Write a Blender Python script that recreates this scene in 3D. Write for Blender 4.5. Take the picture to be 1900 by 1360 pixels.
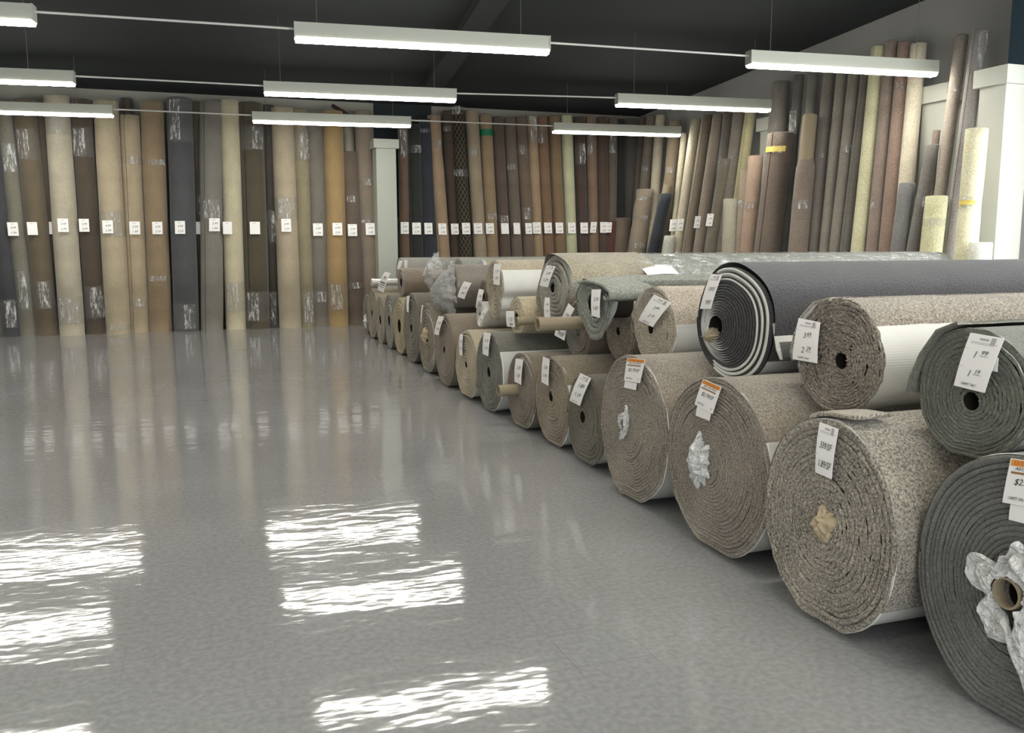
import bpy, math, random
from mathutils import Vector, Matrix, noise
R = random.Random(7)
PI = math.pi
C = bpy.context.scene.collection
for o in list(bpy.data.objects): bpy.data.objects.remove(o)

# ------------------------------------------------------------------ camera
F_PX, PITCH, ROLL, YAW, EYE = 1650.0, .1375, -.0022, .3427, Vector((0, 0, 1.5))
_cy, _sy, _cp, _sp = math.cos(YAW), math.sin(YAW), math.cos(PITCH), math.sin(PITCH)
FWD = Vector((_sy*_cp, _cy*_cp, -_sp))
_r = Vector((_cy, -_sy, 0)); _u = _r.cross(FWD)
RGT = _r*math.cos(ROLL) + _u*math.sin(ROLL)
UPV = _u*math.cos(ROLL) - _r*math.sin(ROLL)
cam = bpy.data.objects.new('camera', bpy.data.cameras.new('camera'))
C.objects.link(cam)
cam.matrix_world = Matrix(((RGT.x, UPV.x, -FWD.x, EYE.x), (RGT.y, UPV.y, -FWD.y, EYE.y), (RGT.z, UPV.z, -FWD.z, EYE.z), (0, 0, 0, 1)))
cam.data.sensor_fit = 'HORIZONTAL'; cam.data.sensor_width = 36; cam.data.lens = F_PX/1900*36
cam.data.clip_start = .05; cam.data.clip_end = 100
bpy.context.scene.camera = cam

# ------------------------------------------------------------------ world, exposure, daylight through the shop windows
S = bpy.context.scene
S.view_settings.view_transform = 'Standard'; S.view_settings.look = 'None'
S.view_settings.gamma = 1; S.view_settings.use_curve_mapping = False
S.view_settings.exposure = 0.0
LAMP = 45.0          # radiance of the lamp diffusers
w = bpy.data.worlds.new('World'); S.world = w; w.use_nodes = True
w.node_tree.nodes['Background'].inputs[0].default_value = (.75, .87, 1, 1)
w.node_tree.nodes['Background'].inputs[1].default_value = 1.0

def window_light(name, loc, rot, sx, sy, power, col):
    l = bpy.data.lights.new(name, 'AREA'); l.shape = 'RECTANGLE'; l.size = sx; l.size_y = sy
    l.energy = power; l.color = col
    o = bpy.data.objects.new(name, l); C.objects.link(o); o.location = loc; o.rotation_euler = rot
    return o
window_light('daylight_front', (1.5, -4.9, 1.9), (math.radians(90), 0, 0), 11, 2.4, 520, (.95, .98, 1))
window_light('daylight_right', (8.9, 2.2, 2.0), (math.radians(90), 0, math.radians(90)), 8.0, 2.6, 800, (.95, .985, 1))

# ------------------------------------------------------------------ measuring helpers: a photo pixel's ray meets a real plane
def ray(px, py): return (FWD + RGT*((px-950)/F_PX) - UPV*((py-680)/F_PX))
def hit(px, py, p, n):
    d = ray(px, py); n = Vector(n); return EYE + d*((Vector(p)-EYE).dot(n)/d.dot(n))
def at_x(px, py, x): return hit(px, py, (x, 0, 0), (1, 0, 0))
def at_y(px, py, y): return hit(px, py, (0, y, 0), (0, 1, 0))
def proj(P):
    v = Vector(P)-EYE; z = v.dot(FWD); return 950+F_PX*v.dot(RGT)/z, 680-F_PX*v.dot(UPV)/z

def lin(c):
    c = c/255.0
    return c/12.92 if c <= .04045 else ((c+.055)/1.055)**2.4
def rgb(r, g, b, a=1): return (lin(r), lin(g), lin(b), a)
def wool(c, a, k=.84):
    """carpet colour, softened towards its own grey"""
    g = .3*c[0]+.55*c[1]+.15*c[2]; return rgb(*[g+(v-g)*k for v in c], a)

# ------------------------------------------------------------------ materials
def new_mat(name):
    m = bpy.data.materials.new(name); m.use_nodes = True; nt = m.node_tree
    return m, nt, nt.nodes['Principled BSDF']
def N(nt, t, **k):
    n = nt.nodes.new(t)
    for a, b in k.items(): setattr(n, a, b)
    return n
def plain(name, col, rough=.6, metal=0, emit=0, spec=.5):
    m, nt, b = new_mat(name)
    b.inputs['Base Color'].default_value = col; b.inputs['Roughness'].default_value = rough
    b.inputs['Metallic'].default_value = metal; b.inputs['Specular IOR Level'].default_value = spec
    if emit:
        b.inputs['Emission Color'].default_value = (1, .965, .865, 1); b.inputs['Emission Strength'].default_value = emit
    return m

def carpet_mat(name, fine, patch, bump, vel=.25):
    """pile whose colour is the object's own colour; speckle contrast is the object's alpha"""
    m, nt, b = new_mat(name); L = nt.links
    oi = N(nt, 'ShaderNodeObjectInfo'); tc = N(nt, 'ShaderNodeTexCoord')
    n1 = N(nt, 'ShaderNodeTexNoise'); n1.inputs['Scale'].default_value = fine; n1.inputs['Detail'].default_value = 3; n1.inputs['Roughness'].default_value = .65
    n2 = N(nt, 'ShaderNodeTexNoise'); n2.inputs['Scale'].default_value = patch; n2.inputs['Detail'].default_value = 3
    for n in (n1, n2): L.new(tc.outputs['Object'], n.inputs['Vector'])
    a = N(nt, 'ShaderNodeMath', operation='SUBTRACT'); L.new(n1.outputs['Fac'], a.inputs[0]); a.inputs[1].default_value = .5
    a2 = N(nt, 'ShaderNodeMath', operation='MULTIPLY'); L.new(a.outputs[0], a2.inputs[0]); a2.inputs[1].default_value = 5.5
    a3 = N(nt, 'ShaderNodeMath', operation='MULTIPLY'); L.new(a2.outputs[0], a3.inputs[0]); L.new(oi.outputs['Alpha'], a3.inputs[1])
    p = N(nt, 'ShaderNodeMath', operation='MULTIPLY_ADD'); L.new(n2.outputs['Fac'], p.inputs[0]); p.inputs[1].default_value = .8; p.inputs[2].default_value = .6
    s = N(nt, 'ShaderNodeMath', operation='ADD'); L.new(a3.outputs[0], s.inputs[0]); L.new(p.outputs[0], s.inputs[1])
    mx = N(nt, 'ShaderNodeMath', operation='MAXIMUM'); L.new(s.outputs[0], mx.inputs[0]); mx.inputs[1].default_value = .12
    v = N(nt, 'ShaderNodeVectorMath', operation='SCALE'); L.new(oi.outputs['Color'], v.inputs[0]); L.new(mx.outputs[0], v.inputs['Scale'])
    L.new(v.outputs[0], b.inputs['Base Color'])
    bp = N(nt, 'ShaderNodeBump'); bp.inputs['Strength'].default_value = .8; bp.inputs['Distance'].default_value = bump
    L.new(n1.outputs['Fac'], bp.inputs['Height']); L.new(bp.outputs[0], b.inputs['Normal'])
    b.inputs['Roughness'].default_value = .95; b.inputs['Specular IOR Level'].default_value = .1
    b.inputs['Sheen Weight'].default_value = vel; b.inputs['Sheen Roughness'].default_value = .5
    return m
M_PILE = carpet_mat('carpet_pile', 105, 3.2, .012)
M_STAND = carpet_mat('carpet_pile_standing', 55, 2.0, .008)

def backing_mat():
    m, nt, b = new_mat('woven_backing'); L = nt.links
    tc = N(nt, 'ShaderNodeTexCoord')
    w1 = N(nt, 'ShaderNodeTexWave', wave_type='BANDS', bands_direction='Z'); w1.inputs['Scale'].default_value = 28; w1.inputs['Distortion'].default_value = .4
    n = N(nt, 'ShaderNodeTexNoise'); n.inputs['Scale'].default_value = 5
    L.new(tc.outputs['Object'], w1.inputs['Vector']); L.new(tc.outputs['Object'], n.inputs['Vector'])
    cr = N(nt, 'ShaderNodeValToRGB'); cr.color_ramp.elements[0].color = rgb(192, 192, 186); cr.color_ramp.elements[1].color = rgb(216, 216, 210)
    L.new(n.outputs['Fac'], cr.inputs[0]); L.new(cr.outputs[0], b.inputs['Base Color'])
    bp = N(nt, 'ShaderNodeBump'); bp.inputs['Strength'].default_value = .12; bp.inputs['Distance'].default_value = .004
    L.new(w1.outputs['Fac'], bp.inputs['Height']); L.new(bp.outputs[0], b.inputs['Normal'])
    b.inputs['Roughness'].default_value = .8
    return m
M_BACK = backing_mat()

def foam_mat():
    m, nt, b = new_mat('rebond_foam'); L = nt.links
    tc = N(nt, 'ShaderNodeTexCoord'); n = N(nt, 'ShaderNodeTexVoronoi'); n.inputs['Scale'].default_value = 60
    L.new(tc.outputs['Object'], n.inputs['Vector'])
    cr = N(nt, 'ShaderNodeValToRGB'); cr.color_ramp.elements[0].color = rgb(97, 100, 93); cr.color_ramp.elements[1].color = rgb(147, 149, 140)
    L.new(n.outputs['Distance'], cr.inputs[0]); L.new(cr.outputs[0], b.inputs['Base Color'])
    b.inputs['Roughness'].default_value = .9
    return m
M_FOAM = foam_mat()

def lattice_mat():
    m, nt, b = new_mat('black_gold_lattice'); L = nt.links
    tc = N(nt, 'ShaderNodeTexCoord'); uv = N(nt, 'ShaderNodeSeparateXYZ'); L.new(tc.outputs['UV'], uv.inputs[0])
    def stripes(sgn):
        a = N(nt, 'ShaderNodeMath', operation='MULTIPLY'); L.new(uv.outputs[1], a.inputs[0]); a.inputs[1].default_value = sgn
        c = N(nt, 'ShaderNodeMath', operation='ADD'); L.new(uv.outputs[0], c.inputs[0]); L.new(a.outputs[0], c.inputs[1])
        f = N(nt, 'ShaderNodeMath', operation='PINGPONG'); L.new(c.outputs[0], f.inputs[0]); f.inputs[1].default_value = .5
        g = N(nt, 'ShaderNodeMath', operation='LESS_THAN'); L.new(f.outputs[0], g.inputs[0]); g.inputs[1].default_value = .09
        return g
    s1, s2 = stripes(1), stripes(-1)
    mxx = N(nt, 'ShaderNodeMath', operation='MAXIMUM'); L.new(s1.outputs[0], mxx.inputs[0]); L.new(s2.outputs[0], mxx.inputs[1])
    mix = N(nt, 'ShaderNodeMix', data_type='RGBA'); L.new(mxx.outputs[0], mix.inputs[0])
    mix.inputs[6].default_value = rgb(30, 29, 28); mix.inputs[7].default_value = rgb(92, 82, 62)
    L.new(mix.outputs[2], b.inputs['Base Color']); b.inputs['Roughness'].default_value = .95
    return m
M_LATT = lattice_mat()

def plastic_mat(name, tr, white, rough=.22, scale=16, streak=None):
    m = bpy.data.materials.new(name); m.use_nodes = True; nt = m.node_tree; nt.nodes.clear(); L = nt.links
    out = N(nt, 'ShaderNodeOutputMaterial'); t = N(nt, 'ShaderNodeBsdfTransparent'); g = N(nt, 'ShaderNodeBsdfPrincipled')
    mxf = None
    g.inputs['Base Color'].default_value = (white, white, white*.98, 1); g.inputs['Roughness'].default_value = rough
    g.inputs['Specular IOR Level'].default_value = 1.0
    tc = N(nt, 'ShaderNodeTexCoord'); n = N(nt, 'ShaderNodeTexNoise'); n.inputs['Scale'].default_value = scale; n.inputs['Detail'].default_value = 5
    n.inputs['Distortion'].default_value = 1.2
    L.new(tc.outputs['Object'], n.inputs['Vector'])
    bp = N(nt, 'ShaderNodeBump'); bp.inputs['Strength'].default_value = 1; bp.inputs['Distance'].default_value = .05
    L.new(n.outputs['Fac'], bp.inputs['Height']); L.new(bp.outputs[0], g.inputs['Normal'])
    mx = N(nt, 'ShaderNodeMixShader'); mx.inputs[0].default_value = 1-tr
    if streak:     # film whitens in ragged streaks: creases and painted glints
        mp = N(nt, 'ShaderNodeMapping'); mp.inputs['Scale'].default_value = streak; n4 = N(nt, 'ShaderNodeTexNoise'); n4.inputs['Scale'].default_value = 1; n4.inputs['Detail'].default_value = 6; n4.inputs['Roughness'].default_value = .7
        L.new(tc.outputs['Object'], mp.inputs[0]); L.new(mp.outputs[0], n4.inputs['Vector'])
        mr = N(nt, 'ShaderNodeMapRange'); L.new(n4.outputs['Fac'], mr.inputs[0]); mr.inputs[1].default_value = .47; mr.inputs[2].default_value = .66; mr.inputs[3].default_value = .02; mr.inputs[4].default_value = 1-tr
        L.new(mr.outputs[0], mx.inputs[0])
    L.new(t.outputs[0], mx.inputs[1]); L.new(g.outputs[0], mx.inputs[2]); L.new(mx.outputs[0], out.inputs[0])
    return m
M_WRAP = plastic_mat('clear_stretch_wrap', .84, .35, .2, 14)
M_CLEAR = plastic_mat('thin_poly_film', .7, .5, .18, 12)
M_BAG = plastic_mat('white_poly_bag', .18, .82, .35, 22)
M_CARD = plain('cardboard', rgb(142, 130, 108), .85)
M_KRAFT = plain('kraft_paper', rgb(172, 156, 128), .8)
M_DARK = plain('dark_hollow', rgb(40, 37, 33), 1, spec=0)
M_PAPER = plain('white_paper', rgb(236, 234, 232), .75)
M_INK = plain('black_marker', rgb(30, 30, 34), .8)
M_PRINT = plain('grey_print', rgb(170, 168, 170), .8)
M_ORANGE = plain('orange_print', rgb(222, 150, 70), .7)
M_BROWN = plain('brown_print', rgb(150, 110, 70), .7)
M_RUST = plain('rust_lettering', rgb(186, 92, 30), .7)
M_GREEN = plain('green_tape', rgb(20, 110, 75), .35)
M_GLINT = plastic_mat('painted_film_glint', .12, .8, .16, 20, (22, 22, 5))  # whitish ragged film, highlights painted onto the roll wraps
M_FILM = plastic_mat('tight_film', .3, .75, .14, 24, (9, 14, 14))
M_YEL = plain('yellow_tape', rgb(214, 190, 90), .3)
M_HOUSE = plain('lamp_white_enamel', rgb(166, 168, 156), .5)
M_GLOW = plain('lamp_diffuser', (1, 1, .97, 1), .4, emit=LAMP)
M_WIRE = plain('galvanised_wire', rgb(120, 120, 118), .4, .8)
M_CONDUIT = plain('white_conduit', rgb(190, 190, 184), .4)
M_CAPW = plain('silver_end_cap', rgb(190, 190, 188), .3, .3)

def wall_mat(name, col, amt=.12):
    m, nt, b = new_mat(name); L = nt.links
    tc = N(nt, 'ShaderNodeTexCoord'); n = N(nt, 'ShaderNodeTexNoise'); n.inputs['Scale'].default_value = 1.4; n.inputs['Detail'].default_value = 6
    L.new(tc.outputs['Object'], n.inputs['Vector'])
    mx = N(nt, 'ShaderNodeMix', data_type='RGBA'); L.new(n.outputs['Fac'], mx.inputs[0])
    mx.inputs[6].default_value = tuple(c*(1-amt) for c in col[:3])+(1,); mx.inputs[7].default_value = tuple(min(1, c*(1+amt)) for c in col[:3])+(1,)
    L.new(mx.outputs[2], b.inputs['Base Color']); b.inputs['Roughness'].default_value = .85
    return m
M_WALL = wall_mat('painted_wall_grey', rgb(142, 140, 132))
M_WALLR = wall_mat('painted_wall_cool', rgb(150, 150, 148))
M_CEIL = wall_mat('dark_ceiling', rgb(29, 37, 40), .2)
M_DUCT = wall_mat('dark_duct', rgb(35, 40, 41), .15)
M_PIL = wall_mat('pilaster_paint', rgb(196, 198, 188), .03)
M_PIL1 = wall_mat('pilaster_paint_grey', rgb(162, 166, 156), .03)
M_BLUE = wall_mat('blue_black_panel', rgb(40, 62, 76), .1)
M_FRAME = plain('window_frame_dark', rgb(40, 44, 48), .4)
def glass_mat():
    m, nt, b = new_mat('window_glass'); b.inputs['Base Color'].default_value = (.9, .97, 1, 1); b.inputs['Roughness'].default_value = .02
    b.inputs['Transmission Weight'].default_value = 1; b.inputs['IOR'].default_value = 1.1
    return m
M_GLASS = glass_mat()

def floor_mat():
    m, nt, b = new_mat('polished_vinyl_tile'); L = nt.links
    tc = N(nt, 'ShaderNodeTexCoord'); sp = N(nt, 'ShaderNodeSeparateXYZ'); L.new(tc.outputs['Object'], sp.inputs[0])
    # mottled tile chips + soft stains
    n1 = N(nt, 'ShaderNodeTexNoise'); n1.inputs['Scale'].default_value = 38; n1.inputs['Detail'].default_value = 4
    n2 = N(nt, 'ShaderNodeTexNoise'); n2.inputs['Scale'].default_value = .8; n2.inputs['Detail'].default_value = 4
    for n in (n1, n2): L.new(tc.outputs['Object'], n.inputs['Vector'])
    cr = N(nt, 'ShaderNodeValToRGB'); e = cr.color_ramp.elements
    e[0].position = .35; e[0].color = rgb(139, 139, 140); e[1].position = .65; e[1].color = rgb(152, 152, 153)
    L.new(n1.outputs['Fac'], cr.inputs[0])
    cr2 = N(nt, 'ShaderNodeValToRGB'); e = cr2.color_ramp.elements
    e[0].position = .3; e[0].color = (.86, .86, .84, 1); e[1].position = .7; e[1].color = (1.0, 1.0, 1.0, 1)
    L.new(n2.outputs['Fac'], cr2.inputs[0])
    mul = N(nt, 'ShaderNodeMix', data_type='RGBA', blend_type='MULTIPLY'); mul.inputs[0].default_value = 1
    L.new(cr.outputs[0], mul.inputs[6]); L.new(cr2.outputs[0], mul.inputs[7])
    # tile joints: 12 inch tiles, mostly closed joints that open here and there
    def joint(o):
        f = N(nt, 'ShaderNodeMath', operation='MULTIPLY'); L.new(o, f.inputs[0]); f.inputs[1].default_value = 1/.305
        g = N(nt, 'ShaderNodeMath', operation='PINGPONG'); L.new(f.outputs[0], g.inputs[0]); g.inputs[1].default_value = .5
        h = N(nt, 'ShaderNodeMath', operation='LESS_THAN'); L.new(g.outputs[0], h.inputs[0]); h.inputs[1].default_value = .0045
        return h
    jx, jy = joint(sp.outputs[0]), joint(sp.outputs[1])
    jm = N(nt, 'ShaderNodeMath', operation='MAXIMUM'); L.new(jx.outputs[0], jm.inputs[0]); L.new(jy.outputs[0], jm.inputs[1])
    n3 = N(nt, 'ShaderNodeTexNoise'); n3.inputs['Scale'].default_value = 1.1; n3.inputs['Detail'].default_value = 2; L.new(tc.outputs['Object'], n3.inputs['Vector'])
    mr = N(nt, 'ShaderNodeMapRange'); L.new(n3.outputs['Fac'], mr.inputs[0]); mr.inputs[1].default_value = .5; mr.inputs[2].default_value = .68; mr.inputs[4].default_value = .55
    jf = N(nt, 'ShaderNodeMath', operation='MULTIPLY'); L.new(jm.outputs[0], jf.inputs[0]); L.new(mr.outputs[0], jf.inputs[1])
    mx = N(nt, 'ShaderNodeMix', data_type='RGBA'); L.new(jf.outputs[0], mx.inputs[0]); L.new(mul.outputs[2], mx.inputs[6]); mx.inputs[7].default_value = rgb(92, 90, 88)
    L.new(mx.outputs[2], b.inputs['Base Color'])
    # wax ripple
    r1 = N(nt, 'ShaderNodeTexNoise'); r1.inputs['Scale'].default_value = 3.6; r1.inputs['Detail'].default_value = 2.5; r1.inputs['Roughness'].default_value = .55
    r2 = N(nt, 'ShaderNodeTexNoise'); r2.inputs['Scale'].default_value = 1.6; r2.inputs['Detail'].default_value = 1
    mp = N(nt, 'ShaderNodeMapping'); mp.inputs['Rotation'].default_value = (0, 0, .5); mp.inputs['Scale'].default_value = (1, 2.2, 1)
    L.new(tc.outputs['Object'], mp.inputs[0]); L.new(mp.outputs[0], r1.inputs['Vector']); L.new(tc.outputs['Object'], r2.inputs['Vector'])
    ad = N(nt, 'ShaderNodeMath', operation='MULTIPLY_ADD'); L.new(r2.outputs['Fac'], ad.inputs[0]); ad.inputs[1].default_value = 1.6; L.new(r1.outputs['Fac'], ad.inputs[2])
    bp = N(nt, 'ShaderNodeBump'); bp.inputs['Strength'].default_value = 1; bp.inputs['Distance'].default_value = .0023
    L.new(ad.outputs[0], bp.inputs['Height']); L.new(bp.outputs[0], b.inputs['Normal'])
    b.inputs['Roughness'].default_value = .07; b.inputs['IOR'].default_value = 1.5
    return m
M_FLOOR = floor_mat()

# ------------------------------------------------------------------ mesh helpers
class MB:
    def __init__(s): s.v, s.f, s.m, s.uv = [], [], [], None
    def add(s, vs, fs, mi=0):
        k = len(s.v); s.v += [tuple(p) for p in vs]
        for f in fs: s.f.append(tuple(i+k for i in f)); s.m.append(mi)
    def box(s, lo, hi, mi=0, M=None):
        (a, b, c), (d, e, f) = lo, hi
        vs = [Vector(p) for p in ((a,b,c),(d,b,c),(d,e,c),(a,e,c),(a,b,f),(d,b,f),(d,e,f),(a,e,f))]
        if M: vs = [M @ p for p in vs]
        s.add(vs, [(0,3,2,1),(4,5,6,7),(0,1,5,4),(1,2,6,5),(2,3,7,6),(3,0,4,7)], mi)
    def tube(s, path, rad, n=12, mi=0, cap=True, hollow=0):
        path = [Vector(p) for p in path]; rings = []
        for i, p in enumerate(path):
            d = (path[min(i+1, len(path)-1)]-path[max(i-1, 0)]).normalized()
            a = d.cross(Vector((0, 0, 1)) if abs(d.z) < .9 else Vector((1, 0, 0))).normalized(); b = d.cross(a)
            r = rad[i] if isinstance(rad, (list, tuple)) else rad
            rings.append([p+(a*math.cos(2*PI*j/n)+b*math.sin(2*PI*j/n))*r for j in range(n)])
        vs = [q for rg in rings for q in rg]
        fs = [(i*n+j, i*n+(j+1) % n, (i+1)*n+(j+1) % n, (i+1)*n+j) for i in range(len(path)-1) for j in range(n)]
        if cap: fs += [tuple(range(n))[::-1], tuple((len(path)-1)*n+j for j in range(n))]
        s.add(vs, fs, mi)
    def build(s, name, mats, parent=None, color=None, smooth=False, loc=None):
        me = bpy.data.meshes.new(name)
        o0 = Vector(loc) if loc is not None else Vector((0, 0, 0))
        me.from_pydata([tuple(Vector(v)-o0) for v in s.v], [], s.f)
        if not isinstance(mats, (list, tuple)): mats = [mats]
        for m in mats: me.materials.append(m)
        me.polygons.foreach_set('material_index', s.m)
        if s.uv:
            l = me.uv_layers.new(name='uv')
            for i, lp in enumerate(me.loops): l.data[i].uv = s.uv[lp.vertex_index]
        if smooth: me.polygons.foreach_set('use_smooth', [True]*len(s.f))
        me.update()
        o = bpy.data.objects.new(name, me); C.objects.link(o)
        if color: o.color = color
        if parent:
            o.parent = parent
            pw = Vector((0, 0, 0)); q = parent
            while q: pw += q.location; q = q.parent
            o.location = o0-pw
        else: o.location = o0
        return o
def thing(name, label, cat, loc, group=None):
    o = bpy.data.objects.new(name, None); C.objects.link(o); o.location = loc; o.empty_display_size = .1
    o['label'] = label; o['category'] = cat
    if group: o['group'] = group
    return o
def tag(o, label, cat, group=None):
    o['label'] = label; o['category'] = cat
    if group: o['group'] = group
    return o
def struct(o): o['kind'] = 'structure'; return o
def nz(x, y=0, z=0): return noise.noise(Vector((x, y, z)))

# ------------------------------------------------------------------ room shell
WX = lambda y: 8.75+.03*(y-8)            # right wall line
def ceil_z(y): return 4.14+.045*(17.25-y)
b = MB(); b.box((-9, -5.2, -.1), (12, 17.4, 0)); struct(b.build('floor', M_FLOOR))
b = MB(); b.box((-9, 17.25, 0), (12, 17.4, 4.4)); struct(b.build('wall_back', M_WALL))
b = MB()
b.add([(-9, -5.2, ceil_z(-5.2)), (12, -5.2, ceil_z(-5.2)), (12, 17.4, ceil_z(17.4)), (-9, 17.4, ceil_z(17.4)),
       (-9, -5.2, ceil_z(-5.2)+.12), (12, -5.2, ceil_z(-5.2)+.12), (12, 17.4, ceil_z(17.4)+.12), (-9, 17.4, ceil_z(17.4)+.12)],
      [(0, 3, 2, 1), (4, 5, 6, 7), (0, 1, 5, 4), (1, 2, 6, 5), (2, 3, 7, 6), (3, 0, 4, 7)])
struct(b.build('ceiling', M_CEIL))
def slab(pts, z0, z1f, th, name, mat):
    b = MB(); (x0, y0), (x1, y1) = pts; d = Vector((x1-x0, y1-y0, 0)).normalized(); n = Vector((d.y, -d.x, 0))*th
    vs = [Vector((x0, y0, z0)), Vector((x1, y1, z0)), Vector((x1, y1, z0))+n, Vector((x0, y0, z0))+n]
    vs += [Vector((v.x, v.y, z1f(v.y))) for v in vs]
    b.add(vs, [(0,3,2,1),(4,5,6,7),(0,1,5,4),(1,2,6,5),(2,3,7,6),(3,0,4,7)]); return b.build(name, mat)
struct(slab([(WX(7.6), 7.6), (WX(17.3), 17.3)], 0, lambda y: ceil_z(y)+.03, .15, 'wall_right', M_WALLR))
b = MB(); b.box((-6.2, -5.2, 0), (-6.05, 17.25, 5.3)); struct(b.build('wall_left', M_WALL))
# shop front behind the camera: low wall, piers and header with two big panes
b = MB(); b.box((-6.05, -5.15, 0), (9.2, -5, .6)); b.box((-6.05, -5.15, 3.2), (9.2, -5, 5.3))
for x in (-6.05, -4.2, 1.2, 6.9): b.box((x, -5.15, .6), (x+.35 if x != 6.9 else 9.2, -5, 3.2))
struct(b.build('wall_front', M_WALL))
for k, (x0, x1) in enumerate(((-3.85, 1.2), (1.55, 6.9))):
    fr = MB()
    for lo, hi in (((x0, -5.12, .6), (x1, -5.04, .66)), ((x0, -5.12, 3.14), (x1, -5.04, 3.2)), ((x0, -5.12, .66), (x0+.06, -5.04, 3.14)), ((x1-.06, -5.12, .66), (x1, -5.04, 3.14)), (((x0+x1)/2-.03, -5.12, .66), ((x0+x1)/2+.03, -5.04, 3.14))): fr.box(lo, hi)
    fo = struct(fr.build('window_%d' % (k+1), M_FRAME))
    g = MB(); g.box((x0+.06, -5.09, .66), (x1-.06, -5.08, 3.14)); g.build('pane', M_GLASS, fo)
# right side beyond the column: window bay
b = MB(); b.box((9.0, -5, 0), (9.15, 7.6, .5)); b.box((9.0, -5, 3.4), (9.15, 7.6, 5.3)); b.box((9.0, 6.9, .5), (9.15, 7.6, 3.4)); b.box((9.0, -5, .5), (9.15, -2.2, 3.4))
struct(b.build('wall_side_bay', M_WALLR))
fr = MB()
for y in (-2.2, .05, 2.3, 4.55, 6.84): fr.box((9.03, y, .5), (9.11, y+.06, 3.4))
fr.box((9.03, -2.2, .5), (9.11, 6.9, .56)); fr.box((9.03, -2.2, 3.34), (9.11, 6.9, 3.4))
fo = struct(fr.build('window_3', M_FRAME)); g = MB(); g.box((9.065, -2.2, .5), (9.075, 6.9, 3.4)); g.build('pane', M_GLASS, fo)
# pilasters with plain capitals
def pilaster(x0, y0, x1, y1, top, cap=.16, o=.05):
    b = MB(); b.box((x0, y0, 0), (x1, y1, top-cap)); b.box((x0-o, y0-o, top-cap), (x1+o, y1+o, top)); return b
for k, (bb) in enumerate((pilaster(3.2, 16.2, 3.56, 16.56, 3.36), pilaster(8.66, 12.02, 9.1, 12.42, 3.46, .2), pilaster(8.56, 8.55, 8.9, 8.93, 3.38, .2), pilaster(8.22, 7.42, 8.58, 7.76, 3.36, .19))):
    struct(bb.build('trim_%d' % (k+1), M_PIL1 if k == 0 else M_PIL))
# dark wall panel over the free pilaster, dark blue header over the near column, duct run on the ceiling
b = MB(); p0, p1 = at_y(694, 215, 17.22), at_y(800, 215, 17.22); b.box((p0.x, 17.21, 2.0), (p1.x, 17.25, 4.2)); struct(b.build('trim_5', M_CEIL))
b = MB(); b.box((8.42, 3.0, 3.38), (9.0, 7.6, 4.75)); struct(b.build('trim_6', M_BLUE))
b = MB()
for sx in (0,):
    p = [Vector((3.15, 4.5, 0)), Vector((3.45, 9.9, 0)), Vector((4.05, 15.6, 0))]
    for a, c in zip(p, p[1:]):
        w_ = .17
        vs = [(a.x-w_, a.y, ceil_z(a.y)-.12), (a.x+w_, a.y, ceil_z(a.y)-.12), (c.x+w_, c.y, ceil_z(c.y)-.12), (c.x-w_, c.y, ceil_z(c.y)-.12)]
        vs += [(x, y, z+.14) for x, y, z in vs]
        b.add(vs, [(0,3,2,1),(4,5,6,7),(0,1,5,4),(1,2,6,5),(2,3,7,6),(3,0,4,7)])
struct(b.build('trim_7', M_DUCT))
# ------------------------------------------------------------------ hanging lamps
LZ = 3.39; LDIR = Vector((math.cos(-.095), math.sin(-.095), 0)); LN = Vector((-LDIR.y, LDIR.x, 0))
def lamp(start, L, label, cables):
    s = Vector((start[0], start[1], LZ)); t = thing('linear_lamp', label, 'hanging lamp', s, 'suspended linear lamps over the sales floor')
    M = Matrix(((LDIR.x, LN.x, 0, s.x), (LDIR.y, LN.y, 0, s.y), (0, 0, 1, s.z), (0, 0, 0, 1)))
    b = MB(); b.box((0, -.065, .036), (L, .065, .172), 0, M)
    b.box((-.012, -.07, .03), (0, .07, .174), 0, M); b.box((L, -.07, .03), (L+.012, .07, .174), 0, M)
    b.build('housing', M_HOUSE, t, loc=s)
    g = MB(); n = 6
    prof = [(-.068, .036), (-.064, .014), (-.045, .0), (.045, .0), (.064, .014), (.068, .036)]
    vs = [M @ Vector((x, a, z)) for x in (0, L) for a, z in prof]
    g.add(vs, [(i, i+1, 6+i+1, 6+i) for i in range(5)]+[(5, 0, 6, 11), (0, 5, 4, 3, 2, 1), (6, 7, 8, 9, 10, 11)])
    g.build('diffuser', M_GLOW, t, loc=s)
    for d in cables:
        p = M @ Vector((d, 0, .17)); c = MB(); c.tube([p, (p.x, p.y, ceil_z(p.y)+.02)], .0035, 6); c.build('suspension_cable', M_WIRE, t, loc=p)
    return s + LDIR*L
ROWW = ('nearest row', 'middle row', 'farthest row')
rows = [((-3.63, 9.26), (1.02, 8.92), (5.80, 8.57)), ((-3.67, 12.45), (.98, 12.17), (5.69, 11.56)), ((-3.45, 15.2), (1.01, 14.95), (5.99, 14.63))]
for i, rw in enumerate(rows):
    prev = None
    for j, st in enumerate(rw):
        L = (2.44, 2.48, 2.35)[j]
        e = lamp(st, L, 'white linear lamp, %s, %s of the three' % (('nearest row', 'middle row', 'farthest row')[i], ('leftmost', 'centre', 'rightmost')[j]),
                 ((.45, 1.95), (.2, 2.2), (.25, 2.1))[j])
        if prev is not None:
            b = MB(); a = prev+Vector((.0, 0, .12)); c = Vector((st[0], st[1], LZ+.12)); b.tube([a+(c-a)*.004, c-(c-a)*.004], .011, 8)
            tag(b.build('conduit', M_CONDUIT, loc=a), 'thin white conduit joining the %s and %s lamps of the %s' % (('leftmost', 'centre')[j-1], ('centre', 'rightmost')[j-1], ROWW[i]), 'conduit', 'conduits between the lamps')
        prev = e
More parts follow.
